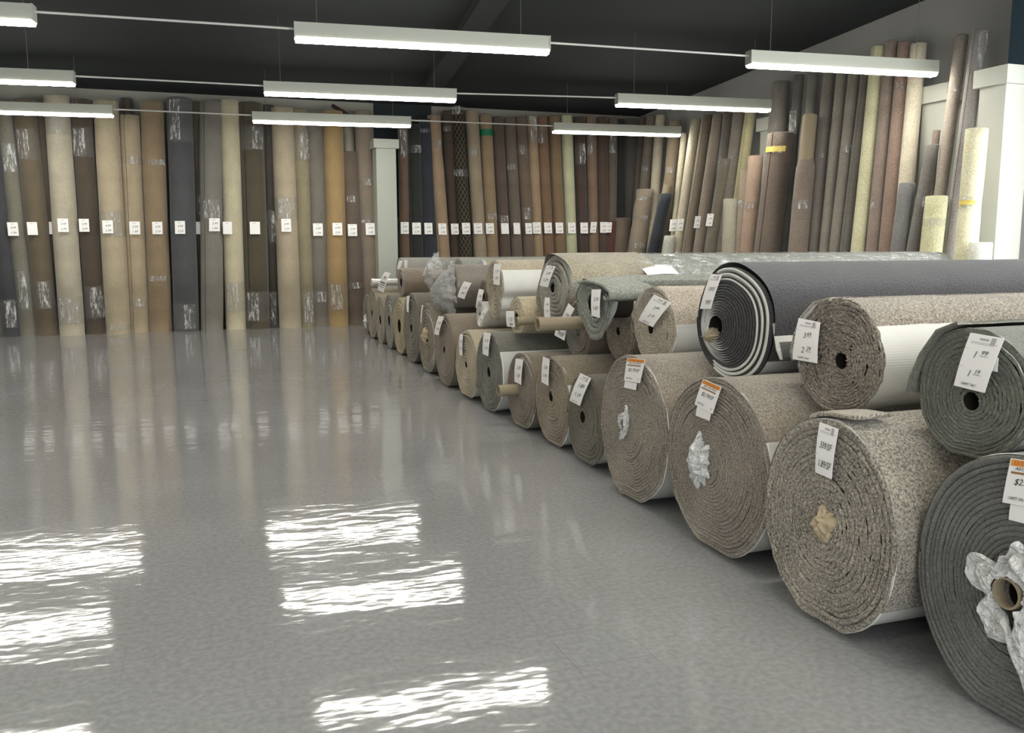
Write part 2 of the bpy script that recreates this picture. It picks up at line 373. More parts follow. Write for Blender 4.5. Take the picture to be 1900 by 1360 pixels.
# unseen rows added overhead and behind the photographer to help light the room
for y in (5.9, 2.9, -.1, -3.0):
    for k, x in enumerate((-3.4, 1.3, 5.9)):
        lamp((x, y+.25-.42*k/1.0), 2.44, 'white linear lamp hanging out of view over the near floor', (.3, 2.1))

# ------------------------------------------------------------------ lettering and price tags
_tc = {}
def glyphs(txt, shear=.25):
    if (txt, shear) in _tc: return _tc[(txt, shear)]
    cu = bpy.data.curves.new('t', 'FONT'); cu.body = txt; cu.shear = shear; cu.resolution_u = 2
    ob = bpy.data.objects.new('t', cu); C.objects.link(ob)
    bpy.context.view_layer.update()
    me = bpy.data.meshes.new_from_object(ob.evaluated_get(bpy.context.evaluated_depsgraph_get()))
    vs = [v.co.copy() for v in me.vertices]; fs = [tuple(p.vertices) for p in me.polygons]
    bpy.data.objects.remove(ob); bpy.data.curves.remove(cu); bpy.data.meshes.remove(me)
    x0 = min(v.x for v in vs); x1 = max(v.x for v in vs); y0 = min(v.y for v in vs); y1 = max(v.y for v in vs)
    vs = [((v.x-x0)/(x1-x0), (v.y-y0)/(y1-y0)) for v in vs]
    _tc[(txt, shear)] = (vs, fs); return vs, fs
def price_tag(parent, q, lines=(), bars=(), curl=.06, name='price_tag', extra=None, label=None, steps=6):
    """q: four corners TL TR BR BL in space; lines (text,u0,v0,u1,v1,mat) and bars (u0,v0,u1,v1,mat) in tag coordinates"""
    TL, TR, BR, BL = [Vector(p) for p in q]
    n = (TR-TL).cross(BL-TL).normalized()
    if n.dot(EYE-TL) < 0: n = -n
    hgt = (TL-BL).length
    def at(u, v, off=0):
        p = TL.lerp(TR, u).lerp(BL.lerp(BR, u), v)
        return p+n*(off+curl*hgt*(math.sin(v*PI*.9)*.5+.35*v*v*(u-.3)))
    b = MB(); fr, bk = [], []
    for i in range(steps+1):
        for u in (0, .5, 1): fr.append(at(u, i/steps, .0008)); bk.append(at(u, i/steps, -.0008))
    k = len(fr); fs = []
    for i in range(steps):
        for j in range(2):
            a = i*3+j; fs += [(a, a+3, a+4, a+1), (k+a, k+a+1, k+a+4, k+a+3)]
        fs += [(i*3, k+i*3, k+i*3+3, i*3+3), (i*3+2, i*3+5, k+i*3+5, k+i*3+2)]
    m = steps*3; fs += [(0, 1, k+1, k), (1, 2, k+2, k+1), (m, k+m, k+m+1, m+1), (m+1, k+m+1, k+m+2, m+2)]
    b.add(fr+bk, fs)
    o = b.build(name, M_PAPER, parent, loc=at(.5, 0))
    if label: o['label'] = label
    if lines or bars:
        t = MB(); mats = [M_INK, M_PRINT, M_ORANGE, M_BROWN, M_RUST]
        for u0, v0, u1, v1, mi in bars:
            ns = 4; vs = []
            for i in range(ns+1):
                v = v0+(v1-v0)*i/ns
                vs += [at(u0, v, .0018), at(u1, v, .0018)]
            t.add(vs, [(2*i, 2*i+2, 2*i+3, 2*i+1) for i in range(ns)], mi)
        for txt, u0, v0, u1, v1, mi in lines:
            gv, gf = glyphs(txt)
            t.add([at(u0+(u1-u0)*x, v1+(v0-v1)*y, .0026) for x, y in gv], gf, mi)
        t.build('lettering', mats, o, loc=at(.5, .5))
    return o
HEAD = [(.35, .06, .62, .1, 1), (.12, .14, .9, .15, 1), (.12, .165, .8, .173, 1), (.0, .27, .16, .275, 1), (.0, .6, .14, .605, 1), (.68, .03, .82, .16, 1)]
def simple_lines(a, c, foot='CARPET ONLY'):
    l = [(a, .32, .28, .82, .42, 0), (c, .3, .6, .8, .74, 0)]
    if foot: l.append((foot, .2, .91, .72, .95, 0))
    return l
def super_tag(a, c):
    lines = [('EXTRA VALUE', .1, .045, .9, .13, 4), (a, .15, .17, .85, .25, 0), (c, .2, .42, .85, .58, 0), ('CARPET ONLY', .12, .83, .5, .9, 0), ('12', .82, .84, .92, .89, 0)]
    bars = [(.03, .015, .97, .155, 2), (.08, .275, .85, .325, 3)]
    return lines, bars

# ------------------------------------------------------------------ carpet roll geometry
def spiral_end(b, place, turns, rho0, seg, relief, jitter, back_turns, mi_pile=0, mi_back=1, seed=0, cone=0, frac=None):
    """one wound end: rings of pile bulging between grooves, backing showing on the outer turns. place(rho,theta,depth)->point"""
    prof = [(0, -1.0), (.22, .25), (.5, .55), (.78, .15), (.9, -.2)]
    k0 = len(b.v); m = len(prof); total = turns*seg; row = []
    for i in range(total+1):
        th = 2*PI*i/seg; tn = i/seg
        off = nz(tn*.9+seed, math.cos(th)*.6+seed, math.sin(th)*.6)*relief*1.3
        cols = []
        for s, d in prof+[(1.0, -1.0)]:
            rho = rho0+(1-rho0)*min(1, max(0, (tn-1+s+ (0))/turns)) if turns else 1
            rho = rho0+(1-rho0)*(tn+s-1)/turns
            if tn > turns-1:
                r0_ = rho0+(1-rho0)*(tn-1)/turns; rho = r0_+(1-r0_)*s
            rho = max(rho0, min(1.0, rho))
            if s == 1.0: off2 = off
            else: off2 = off
            rl = relief*(2.2 if tn > turns-2.5 and turns > 9 else 1)
            j = jitter*nz(th*7+s*11+seed, tn*3.1, s*5)
            cols.append(place(rho, th, d*rl+off2+j+cone*(1-rho)))
        row.append(cols)
    vs = [p for c in row for p in c]; M_ = m+1
    b.v += [tuple(p) for p in vs]
    for i in range(total):
        for j in range(m):
            a = k0+i*M_+j
            b.f.append((a, a+1, a+M_+1, a+M_))
            isback = (j == m-1) and (i/seg >= turns-back_turns)
            b.m.append(mi_back if isback else mi_pile)

def outline_fn(pts=None, flat=0, lump=0, seed=0):
    """radius multiplier by angle"""
    if pts:
        an = sorted((math.atan2(z, y) % (2*PI), math.hypot(y, z)) for y, z in pts)
        def f(th):
            th %= 2*PI
            for i in range(len(an)):
                a0, r0 = an[i-1] if i else (an[-1][0]-2*PI, an[-1][1]); a1, r1 = an[i]
                if th <= a1:
                    t = (th-a0)/(a1-a0+1e-9); t = t*t*(3-2*t); return r0+(r1-r0)*t
            a0, r0 = an[-1]; a1, r1 = an[0][0]+2*PI, an[0][1]; t = (th-a0)/(a1-a0+1e-9); t = t*t*(3-2*t); return r0+(r1-r0)*t
        return f
    def f(th):
        s = math.sin(th); k = 1+lump*nz(math.cos(th)*1.3+seed, s*1.3, seed)
        if s < -(1-flat): k = min(k, (1-flat)/abs(s))
        return k
    return f

def lying_roll(label, x, y, z, ry, rz, col, speck=.35, length=3.66, turns=14, seg=96, hole=.1, relief=.006, jitter=.004, back_turns=2, K=None, flat=.03, lump=.05, off=(0, 0),
               pile_arc=None, edge=None, group='carpet rolls lying in the long stack', seed=None, cone=0, core=None, mats=None, tilt=0, cat='carpet roll', nx=14, body_mat=None, drift=None):
    seed = R.random()*50 if seed is None else seed
    K = K or outline_fn(flat=flat, lump=lump, seed=seed)
    root = thing('carpet_roll', label, cat, (x, y, z-rz), group)
    colr = wool(col, speck, .9)
    def place(rho, th, d):
        k = K(th)**min(1, rho*1.3)
        return Vector((x-d, y+off[0]*(1-rho)+rho*k*ry*math.cos(th), z+off[1]*(1-rho)+rho*k*rz*math.sin(th)))
    b = MB(); spiral_end(b, place, turns, hole, seg, relief, jitter, back_turns, seed=seed, cone=cone)
    # hollow throat running into the roll
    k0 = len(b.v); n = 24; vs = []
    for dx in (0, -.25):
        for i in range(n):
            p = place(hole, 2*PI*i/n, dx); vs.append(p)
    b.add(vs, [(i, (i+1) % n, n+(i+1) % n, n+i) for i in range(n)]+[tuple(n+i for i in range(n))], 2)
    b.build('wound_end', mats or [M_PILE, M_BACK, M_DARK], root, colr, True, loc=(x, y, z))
    # outer body: pile over its arc (thicker), backing where the last lap has ended
    b = MB(); n = seg; rows_ = nx
    e_fn = edge or (lambda t: pile_arc if pile_arc else None)
    for i in range(rows_+1):
        t = i/rows_; xx = x+length*t
        for j in range(n):
            th = 2*PI*j/n
            r = K(th)*(1+.012*nz(xx*1.5+seed, math.cos(th)*2, math.sin(th)*2))
            arc = e_fn(t*length)
            cov = 1
            if arc:
                a0, a1 = arc; cov = 1 if (a0 <= th <= a1 or a0 <= th+2*PI <= a1) else 0
            r *= 1+(.0 if cov else -.035)
            jt = jitter*.5*nz(th*40+seed, xx*20, 1) if seg > 60 else 0
            dy, dz, sy, sz = drift(t*length) if drift else (0, 0, 1, 1)
            b.v.append((xx if i else x-.001, y+dy+sy*ry*r*math.cos(th)+tilt*length*t, z+dz+sz*(rz*r+jt)*math.sin(th)))
    for i in range(rows_):
        arc = e_fn((i+.5)/rows_*length)
        for j in range(n):
            th = 2*PI*(j+.5)/n; mi = 0
            if arc:
                a0, a1 = arc; mi = 0 if (a0 <= th <= a1 or a0 <= th+2*PI <= a1) else 1
            a = i*n+j; c = i*n+(j+1) % n
            b.f.append((a, c, c+n, a+n)); b.m.append(mi)
    b.f.append(tuple(rows_*n+j for j in range(n))[::-1]); b.m.append(0)
    b.build('outer_lap', [body_mat or M_PILE, M_BACK], root, colr, True, loc=(x, y, z))
    if core:   # cardboard tube standing out of the eye of the roll
        L, cr = core; b = MB(); cy, cz = y+off[0], z+off[1]
        for a, c in ((cr, 1), (cr*.82, 0)):
            pass
        n = 20; vs = []
        for xx, rr in ((x+.15, cr), (x-L, cr), (x-L, cr*.8), (x+.15, cr*.8)):
            vs += [(xx, cy+rr*math.cos(2*PI*i/n), cz+rr*math.sin(2*PI*i/n)) for i in range(n)]
        b.add(vs, [(r_*n+i, r_*n+(i+1) % n, (r_+1)*n+(i+1) % n, (r_+1)*n+i) for r_ in range(3) for i in range(n)])
        b.build('cardboard_core', M_CARD, root, smooth=False, loc=(x-L, cy, cz))
    return root
def sheet_flap(root, path, x0, x1, th, col, speck, name='loose_flap', under=True, wav=.004):
    """a lap of carpet that has come away: 2-D path (y,z) with thickness, running along the roll"""
    b = MB(); nx = 40; m = len(path)
    pts = [Vector((0, p[0], p[1])) for p in path]
    nr = []
    for i in range(m):
        d = (pts[min(i+1, m-1)]-pts[max(i-1, 0)]).normalized(); nr.append(Vector((0, -d.z, d.y)))
    for k in range(nx+1):
        xx = x0+(x1-x0)*k/nx
        for s in (1, -1):
            for i in range(m):
                w_ = wav*nz(xx*14, i*.7, s)
                p = pts[i]+nr[i]*(s*th/2+w_); b.v.append((xx+(wav*nz(i*3., s*2.)*2 if k == 0 else 0), p.y, p.z))
    W = 2*m
    for k in range(nx):
        for i in range(m-1):
            a = k*W+i; b.f.append((a, a+1, a+1+W, a+W)); b.m.append(0)
            a = k*W+m+i; b.f.append((a+1, a, a+W, a+1+W)); b.m.append(1 if under else 0)
        for i in (0, m-1):
            a = k*W+i; c = k*W+m+i; b.f.append((a, c, c+W, a+W)); b.m.append(0)
    for i in range(m-1): b.f.append((i, m+i, m+i+1, i+1)); b.m.append(0)
    return b.build(name, [M_PILE, M_BACK], root, wool(col, speck, .9), True, loc=(x0, path[0][0], path[0][1]))
def crumple(root, name, mat, cy, cz, x, ry, rz, seed, spikes=7, depth=.05, holed=0, tail=None, label=None):
    """crushed bag or paper pushed into the eye of a roll"""
    b = MB(); nr, n = (14, 72) if mat in (M_CLEAR, M_BAG) else (6, 40); vs = []; fine = .03 if mat is M_CLEAR else (.012 if mat is M_BAG else 0)
    for i in range(nr+1):
        t = holed+(1-holed)*i/nr
        for j in range(n):
            a = 2*PI*j/n
            k = 1+t*(.7*nz(math.cos(a)*1.1+seed, math.sin(a)*1.1, seed)+.5*nz(math.cos(a)*spikes*.3+seed, math.sin(a)*spikes*.3, seed))
            if tail and abs(((a-tail[0]+PI) % (2*PI))-PI) < .28: k *= 1+(tail[1]-1)*(1-abs(((a-tail[0]+PI) % (2*PI))-PI)/.28)
            d = depth*(1-t*t)*(.6 if holed else 1)+.022*nz(math.cos(a)*3*t+seed, math.sin(a)*3*t, t*4+seed)+.008+fine*abs(nz(math.cos(a)*9*t+seed, math.sin(a)*9*t, seed))+fine*.5*nz(math.cos(a)*21*t, math.sin(a)*21*t, seed)
            vs.append((x-d, cy+ry*t*k*math.cos(a), cz+rz*t*k*math.sin(a)))
    fs = [(i*n+j, i*n+(j+1) % n, (i+1)*n+(j+1) % n, (i+1)*n+j) for i in range(nr) for j in range(n)]
    if not holed: fs.append(tuple(range(n)))
    b.add(vs, fs); k = len(vs); b.add([(p[0]+.006, p[1], p[2]) for p in vs], [f[::-1] for f in fs])
    o = b.build(name, mat, root, loc=(x, cy, cz))
    if label: o['label'] = label
    return o
def pxtag(root, xs, corners, lines=(), bars=(), **k):
    return price_tag(root, [at_x(px, py, xs) for px, py in corners], lines, bars, **k)

# ---- bottom row of the stack, nearest first
D = math.radians
r = lying_roll('dark grey carpet roll nearest of all, white plastic bursting from its eye', 2.342, 1.955, .433, .385, .433, (104, 104, 99), .3, turns=22, seg=120, hole=.11, back_turns=2, off=(-.03, -.0), relief=.005, lump=.03)
crumple(r, 'torn_plastic', M_BAG, 1.946, .433, 2.325, .15, .15, 3, 9, .03, holed=.36, tail=(D(250), 1.9), label='torn white plastic bag around the open core')
b = MB(); n = 24; vs = []
for xx, rr in ((2.5, .05), (2.30, .05), (2.30, .043), (2.5, .043)): vs += [(xx, 1.946+rr*math.cos(2*PI*i/n), .433+rr*math.sin(2*PI*i/n)) for i in range(n)]
b.add(vs, [(q*n+i, q*n+(i+1) % n, (q+1)*n+(i+1) % n, (q+1)*n+i) for q in range(3) for i in range(n)]); b.build('cardboard_core', M_CARD, r, loc=(2.3, 1.946, .433))
ln, ba = super_tag('AEC $3.29/SF', '$2.19/SF')
pxtag(r, 2.32, [(1876, 850), (1958, 862), (1948, 948), (1860, 932)], ln, ba, curl=.03); pxtag(r, 2.326, [(1876, 932), (1940, 945), (1935, 980), (1872, 964)], name='blank_slip')

r = lying_roll('big speckled grey-beige shag roll on the floor, kraft paper in its eye, tag 1.89', 2.262, 2.735, .417, .385, .417, (148, 141, 127), .8, turns=16, seg=128, hole=.1, relief=.003, jitter=.008, back_turns=1, pile_arc=(D(-80), D(214)), off=(.02, .0), lump=.03, flat=.05)
crumple(r, 'kraft_paper_wad', M_KRAFT, 2.733, .42, 2.27, .062, .066, 8, 14, .035, label='crushed brown kraft paper')
sheet_flap(r, [(2.85, .822), (2.80, .842), (2.73, .853), (2.66, .858), (2.60, .862)], 2.262, 2.43, .016, (150, 142, 128), .8, under=False)
pxtag(r, 2.24, [(1521, 783), (1556, 796), (1545, 889), (1513, 876)], [('339/SF', .2, .34, .86, .47, 0), ('1.89/SF', .2, .7, .92, .84, 0)], HEAD)

r = lying_roll('taupe carpet roll with tight rings and white plastic stuffed in its eye, orange-headed tag', 2.326, 3.608, .432, .455, .432, (138, 128, 115), .55, turns=24, seg=128, hole=.07, back_turns=2, relief=.004, pile_arc=(D(-75), D(152)), off=(.12, .0), lump=.04, flat=.05)
crumple(r, 'white_plastic_wad', M_BAG, 3.73, .435, 2.33, .07, .11, 5, 11, .06, label='white plastic wad')
ln, ba = super_tag('AEC $3.99/SF', '$2.79/SF')
pxtag(r, 2.305, [(1305, 703), (1339, 718), (1323, 768), (1289, 750)], ln, ba, curl=.03); pxtag(r, 2.312, [(1294, 753), (1321, 762), (1317, 781), (1291, 771)], name='blank_slip')

r = lying_roll('taupe carpet roll with a ring of white plastic in its eye and orange-headed tag', 2.356, 4.53, .433, .424, .433, (140, 130, 116), .55, turns=24, seg=128, hole=.06, back_turns=3, relief=.004, pile_arc=(D(-75), D(178)), off=(.1, .0), lump=.05, flat=.04)
crumple(r, 'white_plastic_wad', M_BAG, 4.62, .44, 2.36, .055, .085, 15, 9, .03, holed=.4, label='white plastic ring')
ln, ba = super_tag('AEC $3.99/SF', '$2.79/SF')
pxtag(r, 2.335, [(1164, 664), (1198, 667), (1188, 711), (1158, 706)], ln, ba, curl=.03); pxtag(r, 2.342, [(1160, 707), (1182, 711), (1180, 724), (1158, 719)], name='blank_slip')

r = lying_roll('short dark olive carpet roll between two taupe rolls, with tilted white tag', 2.448, 5.39, .312, .307, .312, (98, 92, 77), .25, turns=10, seg=72, hole=.13, back_turns=0, relief=.003, off=(.05, .02), flat=.08, pile_arc=(D(-80), D(200)))
pxtag(r, 2.43, [(1077, 692), (1097, 702), (1078, 753), (1057, 743)], simple_lines('1.89', '1.19'), HEAD)
r = lying_roll('tan carpet roll with a slot-shaped eye and hanging white tag', 2.468, 6.025, .335, .333, .335, (136, 123, 103), .4, turns=13, seg=72, hole=.11, back_turns=1, off=(.03, .04), pile_arc=(D(-80), D(150)), flat=.05)
pxtag(r, 2.44, [(1008, 661), (1020, 667), (1019, 716), (1005, 709)], simple_lines('3.39', '1.99', None), ())
r = lying_roll('brown carpet roll with a cardboard tube standing out of its eye', 2.468, 6.7, .31, .316, .31, (122, 110, 94), .35, turns=13, seg=72, hole=.14, back_turns=2, off=(.08, .0), core=(.17, .047), flat=.05)
pxtag(r, 2.44, [(957, 665), (971, 667), (968, 714), (955, 708)], simple_lines('2.39', '1.59', None), ())
r = lying_roll('grey-green carpet roll with white backing showing on its near side', 2.448, 7.473, .363, .365, .363, (112, 110, 99), .4, turns=16, seg=72, hole=.12, back_turns=1, pile_arc=(D(-80), D(145)), flat=.04)
pxtag(r, 2.42, [(898, 616), (911, 618), (907, 661), (896, 657)], simple_lines('2.19', '1.19', None), ())
r = lying_roll('pale beige carpet roll left of the grey-green one', 2.459, 8.212, .338, .359, .338, (170, 157, 132), .25, turns=12, seg=64, hole=.1, back_turns=1, pile_arc=(D(-60), D(215)), flat=.08)
pxtag(r, 2.44, [(853, 620), (859, 620), (859, 660), (853, 658)], simple_lines('1.99', '1.29', None), ())
r = lying_roll('wide brown carpet roll left of the pale beige one, tag curling to the left', 2.471, 9.054, .382, .4, .382, (130, 117, 101), .3, turns=12, seg=56, hole=.1, back_turns=0)
pxtag(r, 2.43, [(814, 586), (824, 588), (815, 622), (806, 620)], simple_lines('1.99', '1.19', None), ())
r = lying_roll('brown carpet roll with pale doubled edge and crumpled tan wad in its eye', 2.537, 10.05, .412, .43, .412, (122, 111, 92), .3, turns=8, seg=56, hole=.2, back_turns=3, off=(.03, 0))
crumple(r, 'tan_paper_wad', M_KRAFT, 10.1, .42, 2.54, .07, .1, 2, 8, .05)
pxtag(r, 2.5, [(783, 566), (785, 566), (783, 599), (781, 599)], (), ())
r = lying_roll('dark taupe carpet roll with long greenish top, two back from the brown one', 2.577, 11.011, .436, .45, .436, (108, 100, 86), .3, turns=9, seg=48, hole=.12, back_turns=1)
pxtag(r, 2.55, [(755, 549), (760, 549), (759, 580), (755, 578)], (), ())
r = lying_roll('slim straw-edged carpet roll squeezed beside the dark taupe one', 2.62, 11.918, .385, .4, .385, (156, 140, 106), .3, turns=7, seg=48, hole=.25, back_turns=2)
r = lying_roll('grey carpet roll with bright white double backing edge near the stack end', 2.624, 12.6, .396, .30, .396, (120, 115, 106), .3, turns=6, seg=48, hole=.2, back_turns=4)
r = lying_roll('tan carpet roll wrapped in film, next to last on the floor by the pillar', 2.641, 13.329, .355, .34, .365, (140, 130, 112), .3, turns=8, seg=48, hole=.2, back_turns=1)
r = lying_roll('beige carpet roll at the far end of the bottom row', 2.665, 14.1, .397, .40, .397, (136, 126, 106), .3, turns=8, seg=48, hole=.15, back_turns=1)
r = lying_roll('small taupe carpet roll at the far end beyond the bottom row, by the pillar', 2.72, 14.9, .33, .33, .33, (122, 112, 98), .3, turns=8, seg=48, hole=.15, back_turns=1)
crumple(r, 'white_plastic_wad', M_BAG, 14.95, .2, 2.73, .06, .12, 4, 8, .04)

# ---- second layer, nearest first
r = lying_roll('dark green-grey carpet roll, nearest of the upper layer, tag reading 1.99', 2.50, 2.306, .985, .243, .228, (104, 106, 96), .3, turns=13, seg=112, hole=.14, back_turns=2, relief=.0025, off=(.0, -.03), lump=.06, pile_arc=(D(-60), D(230)), jitter=.006)
sheet_flap(r, [(2.36, 1.225), (2.45, 1.19), (2.52, 1.10), (2.565, 1.0), (2.57, .95)], 2.47, 5.6, .012, (112, 112, 100), .3, under=False)
pxtag(r, 2.46, [(1801, 617), (1864, 628), (1829, 729), (1770, 715)], [('1', .36, .3, .42, .42, 0), ('99', .55, .27, .74, .35, 0), ('1', .36, .65, .42, .77, 0), ('19', .55, .62, .7, .7, 0), ('CARPET ONLY', .22, .89, .7, .94, 0)], HEAD+[(.52, .37, .76, .377, 0), (.5, .715, .72, .723, 0)])
pxtag(r, 2.475, [(1840, 660), (1853, 664), (1851, 690), (1838, 688)], (), (), name='blank_slip')

def edge2(s): return (D(-80), D(140)) if s < 1.0 else (D(-80), D(190))
r = lying_roll('mottled brown shag roll on top, white backing exposed behind its face, tag 2.29', 2.60, 3.11, 1.015, .272, .25, (140, 130, 117), .75, turns=14, seg=112, hole=.14, back_turns=0, relief=.0015, off=(-.03, -.02), edge=edge2, lump=.05, flat=.0, jitter=.014, nx=44)
sheet_flap(r, [(3.16, 1.258), (3.26, 1.235), (3.34, 1.165), (3.385, 1.08), (3.405, 1.0), (3.39, .965)], 2.58, 6.1, .016, (150, 142, 128), .7)
pxtag(r, 2.565, [(1482, 590), (1522, 598), (1518, 674), (1471, 666)], [('3', .38, .31, .48, .44, 0), ('69', .53, .28, .7, .37, 0), ('2', .35, .66, .46, .8, 0), ('29', .55, .63, .74, .73, 0), ('CARPET ONLY', .22, .9, .7, .95, 0)], HEAD+[(.5, .39, .74, .397, 0), (.52, .755, .76, .763, 0)])

# charcoal roll: every lap shows its pale backing
def charcoal():
    x, y, z, ry, rz = 2.69, 4.03, 1.085, .355, .315
    root = thing('carpet_roll', 'charcoal carpet roll on top, white backing striping every lap of its end', 'carpet roll', (x, y, z-rz), 'carpet rolls lying in the long stack')
    colr = rgb(62, 61, 63, .25); oy, oz = .215, -.045
    def P(rho, th, dx=0):
        k = 1+.05*nz(math.cos(th)*1.2+4, math.sin(th)*1.2, 2)
        return Vector((x+dx, y+oy*(1-rho)**1.0+rho*ry*k*math.cos(th), z+oz*(1-rho)+rho*rz*k*math.sin(th)))
    turns, seg, rho0 = 17, 128, .17; b = MB()
    # lap radii: tight inside, three thick loose laps outside
    lap = [1.0]*14+[1.9, 1.8, 2.2]; acc = [0]
    for l in lap: acc.append(acc[-1]+l)
    def rr(t):
        i = min(int(t), turns-1); return rho0+(1-rho0)*(acc[i]+(acc[i+1]-acc[i])*(t-i))/acc[-1]
    cols = [(0, .012), (.12, -.004), (.45, -.010), (.55, -.014), (.9, -.012), (1.0, .012)]
    k0 = 0; M_ = len(cols)
    for i in range((turns-1)*seg+1):
        th = 2*PI*i/seg; t = i/seg
        for s, d in cols: b.v.append(tuple(P(min(1, rr(t+s)), th, d+.005*nz(t*2, th)-.06*(1-min(1, rr(t+s)))*0)))
    for i in range((turns-1)*seg):
        t = i/seg
        for j in range(M_-1):
            a = i*M_+j; b.f.append((a, a+1, a+M_+1, a+M_))
            thc = math.cos(2*PI*t)
            white = (j in (1, 2, 3) and (t >= 12.8) and thc < .45) or (j in (1, 2) and t < 6) or (j == 2 and 6 <= t < 13)
            dark_lap = 11.6 < t < 13.2
            b.m.append(1 if (white and not dark_lap) else 0)
    n = 32; vs = [P(rho0, 2*PI*i/n, dx) for dx in (0, .3) for i in range(n)]
    b.add(vs, [(i, (i+1) % n, n+(i+1) % n, n+i) for i in range(n)]+[tuple(n+i for i in range(n))], 2)
    b.build('wound_end', [M_PILE, M_BACK, M_DARK], root, colr, True, loc=(x, y, z))
    b = MB(); n = 96; nx = 12
    for i in range(nx+1):
        for j in range(n): b.v.append(tuple(P(1, 2*PI*j/n, 3.66*i/nx)))
    for i in range(nx):
        for j in range(n):
            a = i*n+j; c = i*n+(j+1) % n; b.f.append((a, c, c+n, a+n)); thd = (j+.5)/n*360
            b.m.append(1 if 212 < thd < 290 else 0)
    b.build('outer_lap', [M_PILE, M_BACK], root, colr, True, loc=(x, y, z))
    # pale inner side of the last lap fanning out and its curled tongue
    f = lambda px, py: (lambda p: (p.y, p.z))(at_x(px, py, x))
    sheet_flap(root, [f(*q) for q in ((1433, 600), (1436, 625), (1440, 650), (1447, 668), (1453, 668), (1452, 655), (1446, 635))], x, x+3.5, .006, (90, 92, 90), .1, name='curled_tongue')
    crumple(root, 'crushed_core', M_CARD, y+oy-.01, z+oz-.05, x+.03, .055, .04, 6, 10, .08)
    pxtag(root, x-.02, [(1319, 508), (1340, 510), (1321, 573), (1299, 573)], [('1.59/SF', .3, .36, .85, .47, 0), ('.99/SF', .35, .74, .85, .86, 0)], HEAD)
    return root
charcoal()

r = lying_roll('light beige shag roll on top with tilted tag reading 3.89 and 2.29', 2.745, 5.0, .973, .272, .248, (172, 160, 142), .55, turns=12, seg=84, hole=.13, back_turns=1, off=(.05, -.02), pile_arc=(D(-70), D(172)), lump=.09, jitter=.008, relief=.004)
sheet_flap(r, [(5.0, 1.225), (5.1, 1.205), (5.19, 1.15), (5.245, 1.09), (5.27, 1.07)], 2.73, 6.2, .012, (172, 160, 142), .5)
pxtag(r, 2.71, [(1214, 546), (1246, 562), (1213, 607), (1185, 594)], [('3', .42, .32, .5, .42, 0), ('89', .55, .3, .72, .38, 0), ('2', .4, .62, .5, .74, 0), ('29', .56, .6, .74, .69, 0), ('CARPET ONLY', .25, .9, .72, .95, 0)], HEAD)
r = lying_roll('brown shag roll on top under a long tilted tag, right of the grey foam bundle', 2.86, 5.72, .875, .222, .212, (150, 137, 120), .55, turns=12, seg=72, hole=.14, back_turns=2, off=(.02, 0), jitter=.008)
pxtag(r, 2.80, [(1145, 557), (1152, 559), (1125, 606), (1114, 604)], simple_lines('2.69', '1.89', None), ())

# foam pad bundle, pinched to a point below
hp = [(1069, 548), (1076, 528), (1100, 525), (1121, 531), (1135, 545), (1134, 558), (1131, 575), (1121, 612), (1113, 629), (1098, 629), (1084, 602), (1071, 568)]
w3 = [at_x(px, py, 2.6) for px, py in hp]; cy = sum(p.y for p in w3)/len(w3); cz = sum(p.z for p in w3)/len(w3)+.02
def foam_drift(s):
    t = min(1, s/.32); t = t*t*(3-2*t); return (5.93-cy)*t*.8, (1.20-cz)*t, 1-.45*t, 1-.62*t
K = outline_fn([((p.y-cy)/.2, (p.z-cz)/.2) for p in w3])
r = lying_roll('grey-green foam pad bundle with pointed lower end, drooping between two brown rolls', 2.6, cy, cz, .2, .2, (140, 146, 136), .15, turns=4, seg=84, hole=.42, back_turns=0, K=K, relief=.008, mats=[M_FOAM, M_FOAM, M_DARK], body_mat=M_FOAM, cat='foam pad roll', drift=foam_drift, nx=30)
sheet_flap(r, [(lambda p: (p.y, p.z))(at_x(*q, 2.58)) for q in ((1076, 524), (1090, 522), (1106, 524), (1124, 531), (1134, 541), (1136, 552), (1128, 557), (1124, 551))], 2.56, 2.9, .02, (150, 156, 146), .1, under=False).data.materials[0] = M_FOAM
pxtag(r, 2.56, [(1098, 537), (1115, 537), (1114, 590), (1098, 586)], simple_lines('2.19', '1.69', None), ())
r = lying_roll('dark brown carpet roll with ragged plastic eye and orange-striped tag', 2.76, 6.23, .84, .235, .22, (112, 100, 86), .35, turns=8, seg=72, hole=.2, back_turns=1)
crumple(r, 'torn_plastic', M_WRAP, 6.3, .82, 2.75, .15, .16, 12, 9, .05, label='crinkled clear film')
pxtag(r, 2.69, [(1055, 563), (1066, 573), (1053, 604), (1041, 598)], [('2.59/SF', .25, .4, .85, .55, 0)], ()); pxtag(r, 2.70, [(1037, 593), (1055, 600), (1048, 632), (1029, 622)], [('.79/SF', .2, .6, .9, .85, 0)], [(.03, .03, .97, .2, 2), (.05, .36, .95, .42, 0)], name='blank_slip')
# cardboard tubes poking out to the left
for (px0, px1, py, rad, xx, lab) in ((997, 1040, 602, .05, 2.35, 'cardboard tube lying out of the stack over the brown roll'), (958, 980, 596, .035, 2.5, 'short cardboard tube end beside the straw-coloured shag roll')):
    a = at_x(px0, py, xx); b = MB(); n = 20; vs = []
    for dx, rr in ((.4, rad), (0, rad), (0, rad*.82), (.4, rad*.82)): vs += [(xx+dx, a.y+rr*math.cos(2*PI*i/n), a.z+rr*math.sin(2*PI*i/n)) for i in range(n)]
    b.add(vs, [(q*n+i, q*n+(i+1) % n, (q+1)*n+(i+1) % n, (q+1)*n+i) for q in range(3) for i in range(n)])
    tag(b.build('cardboard_tube', M_CARD, loc=(xx, a.y, a.z), smooth=False), lab, 'cardboard tube')

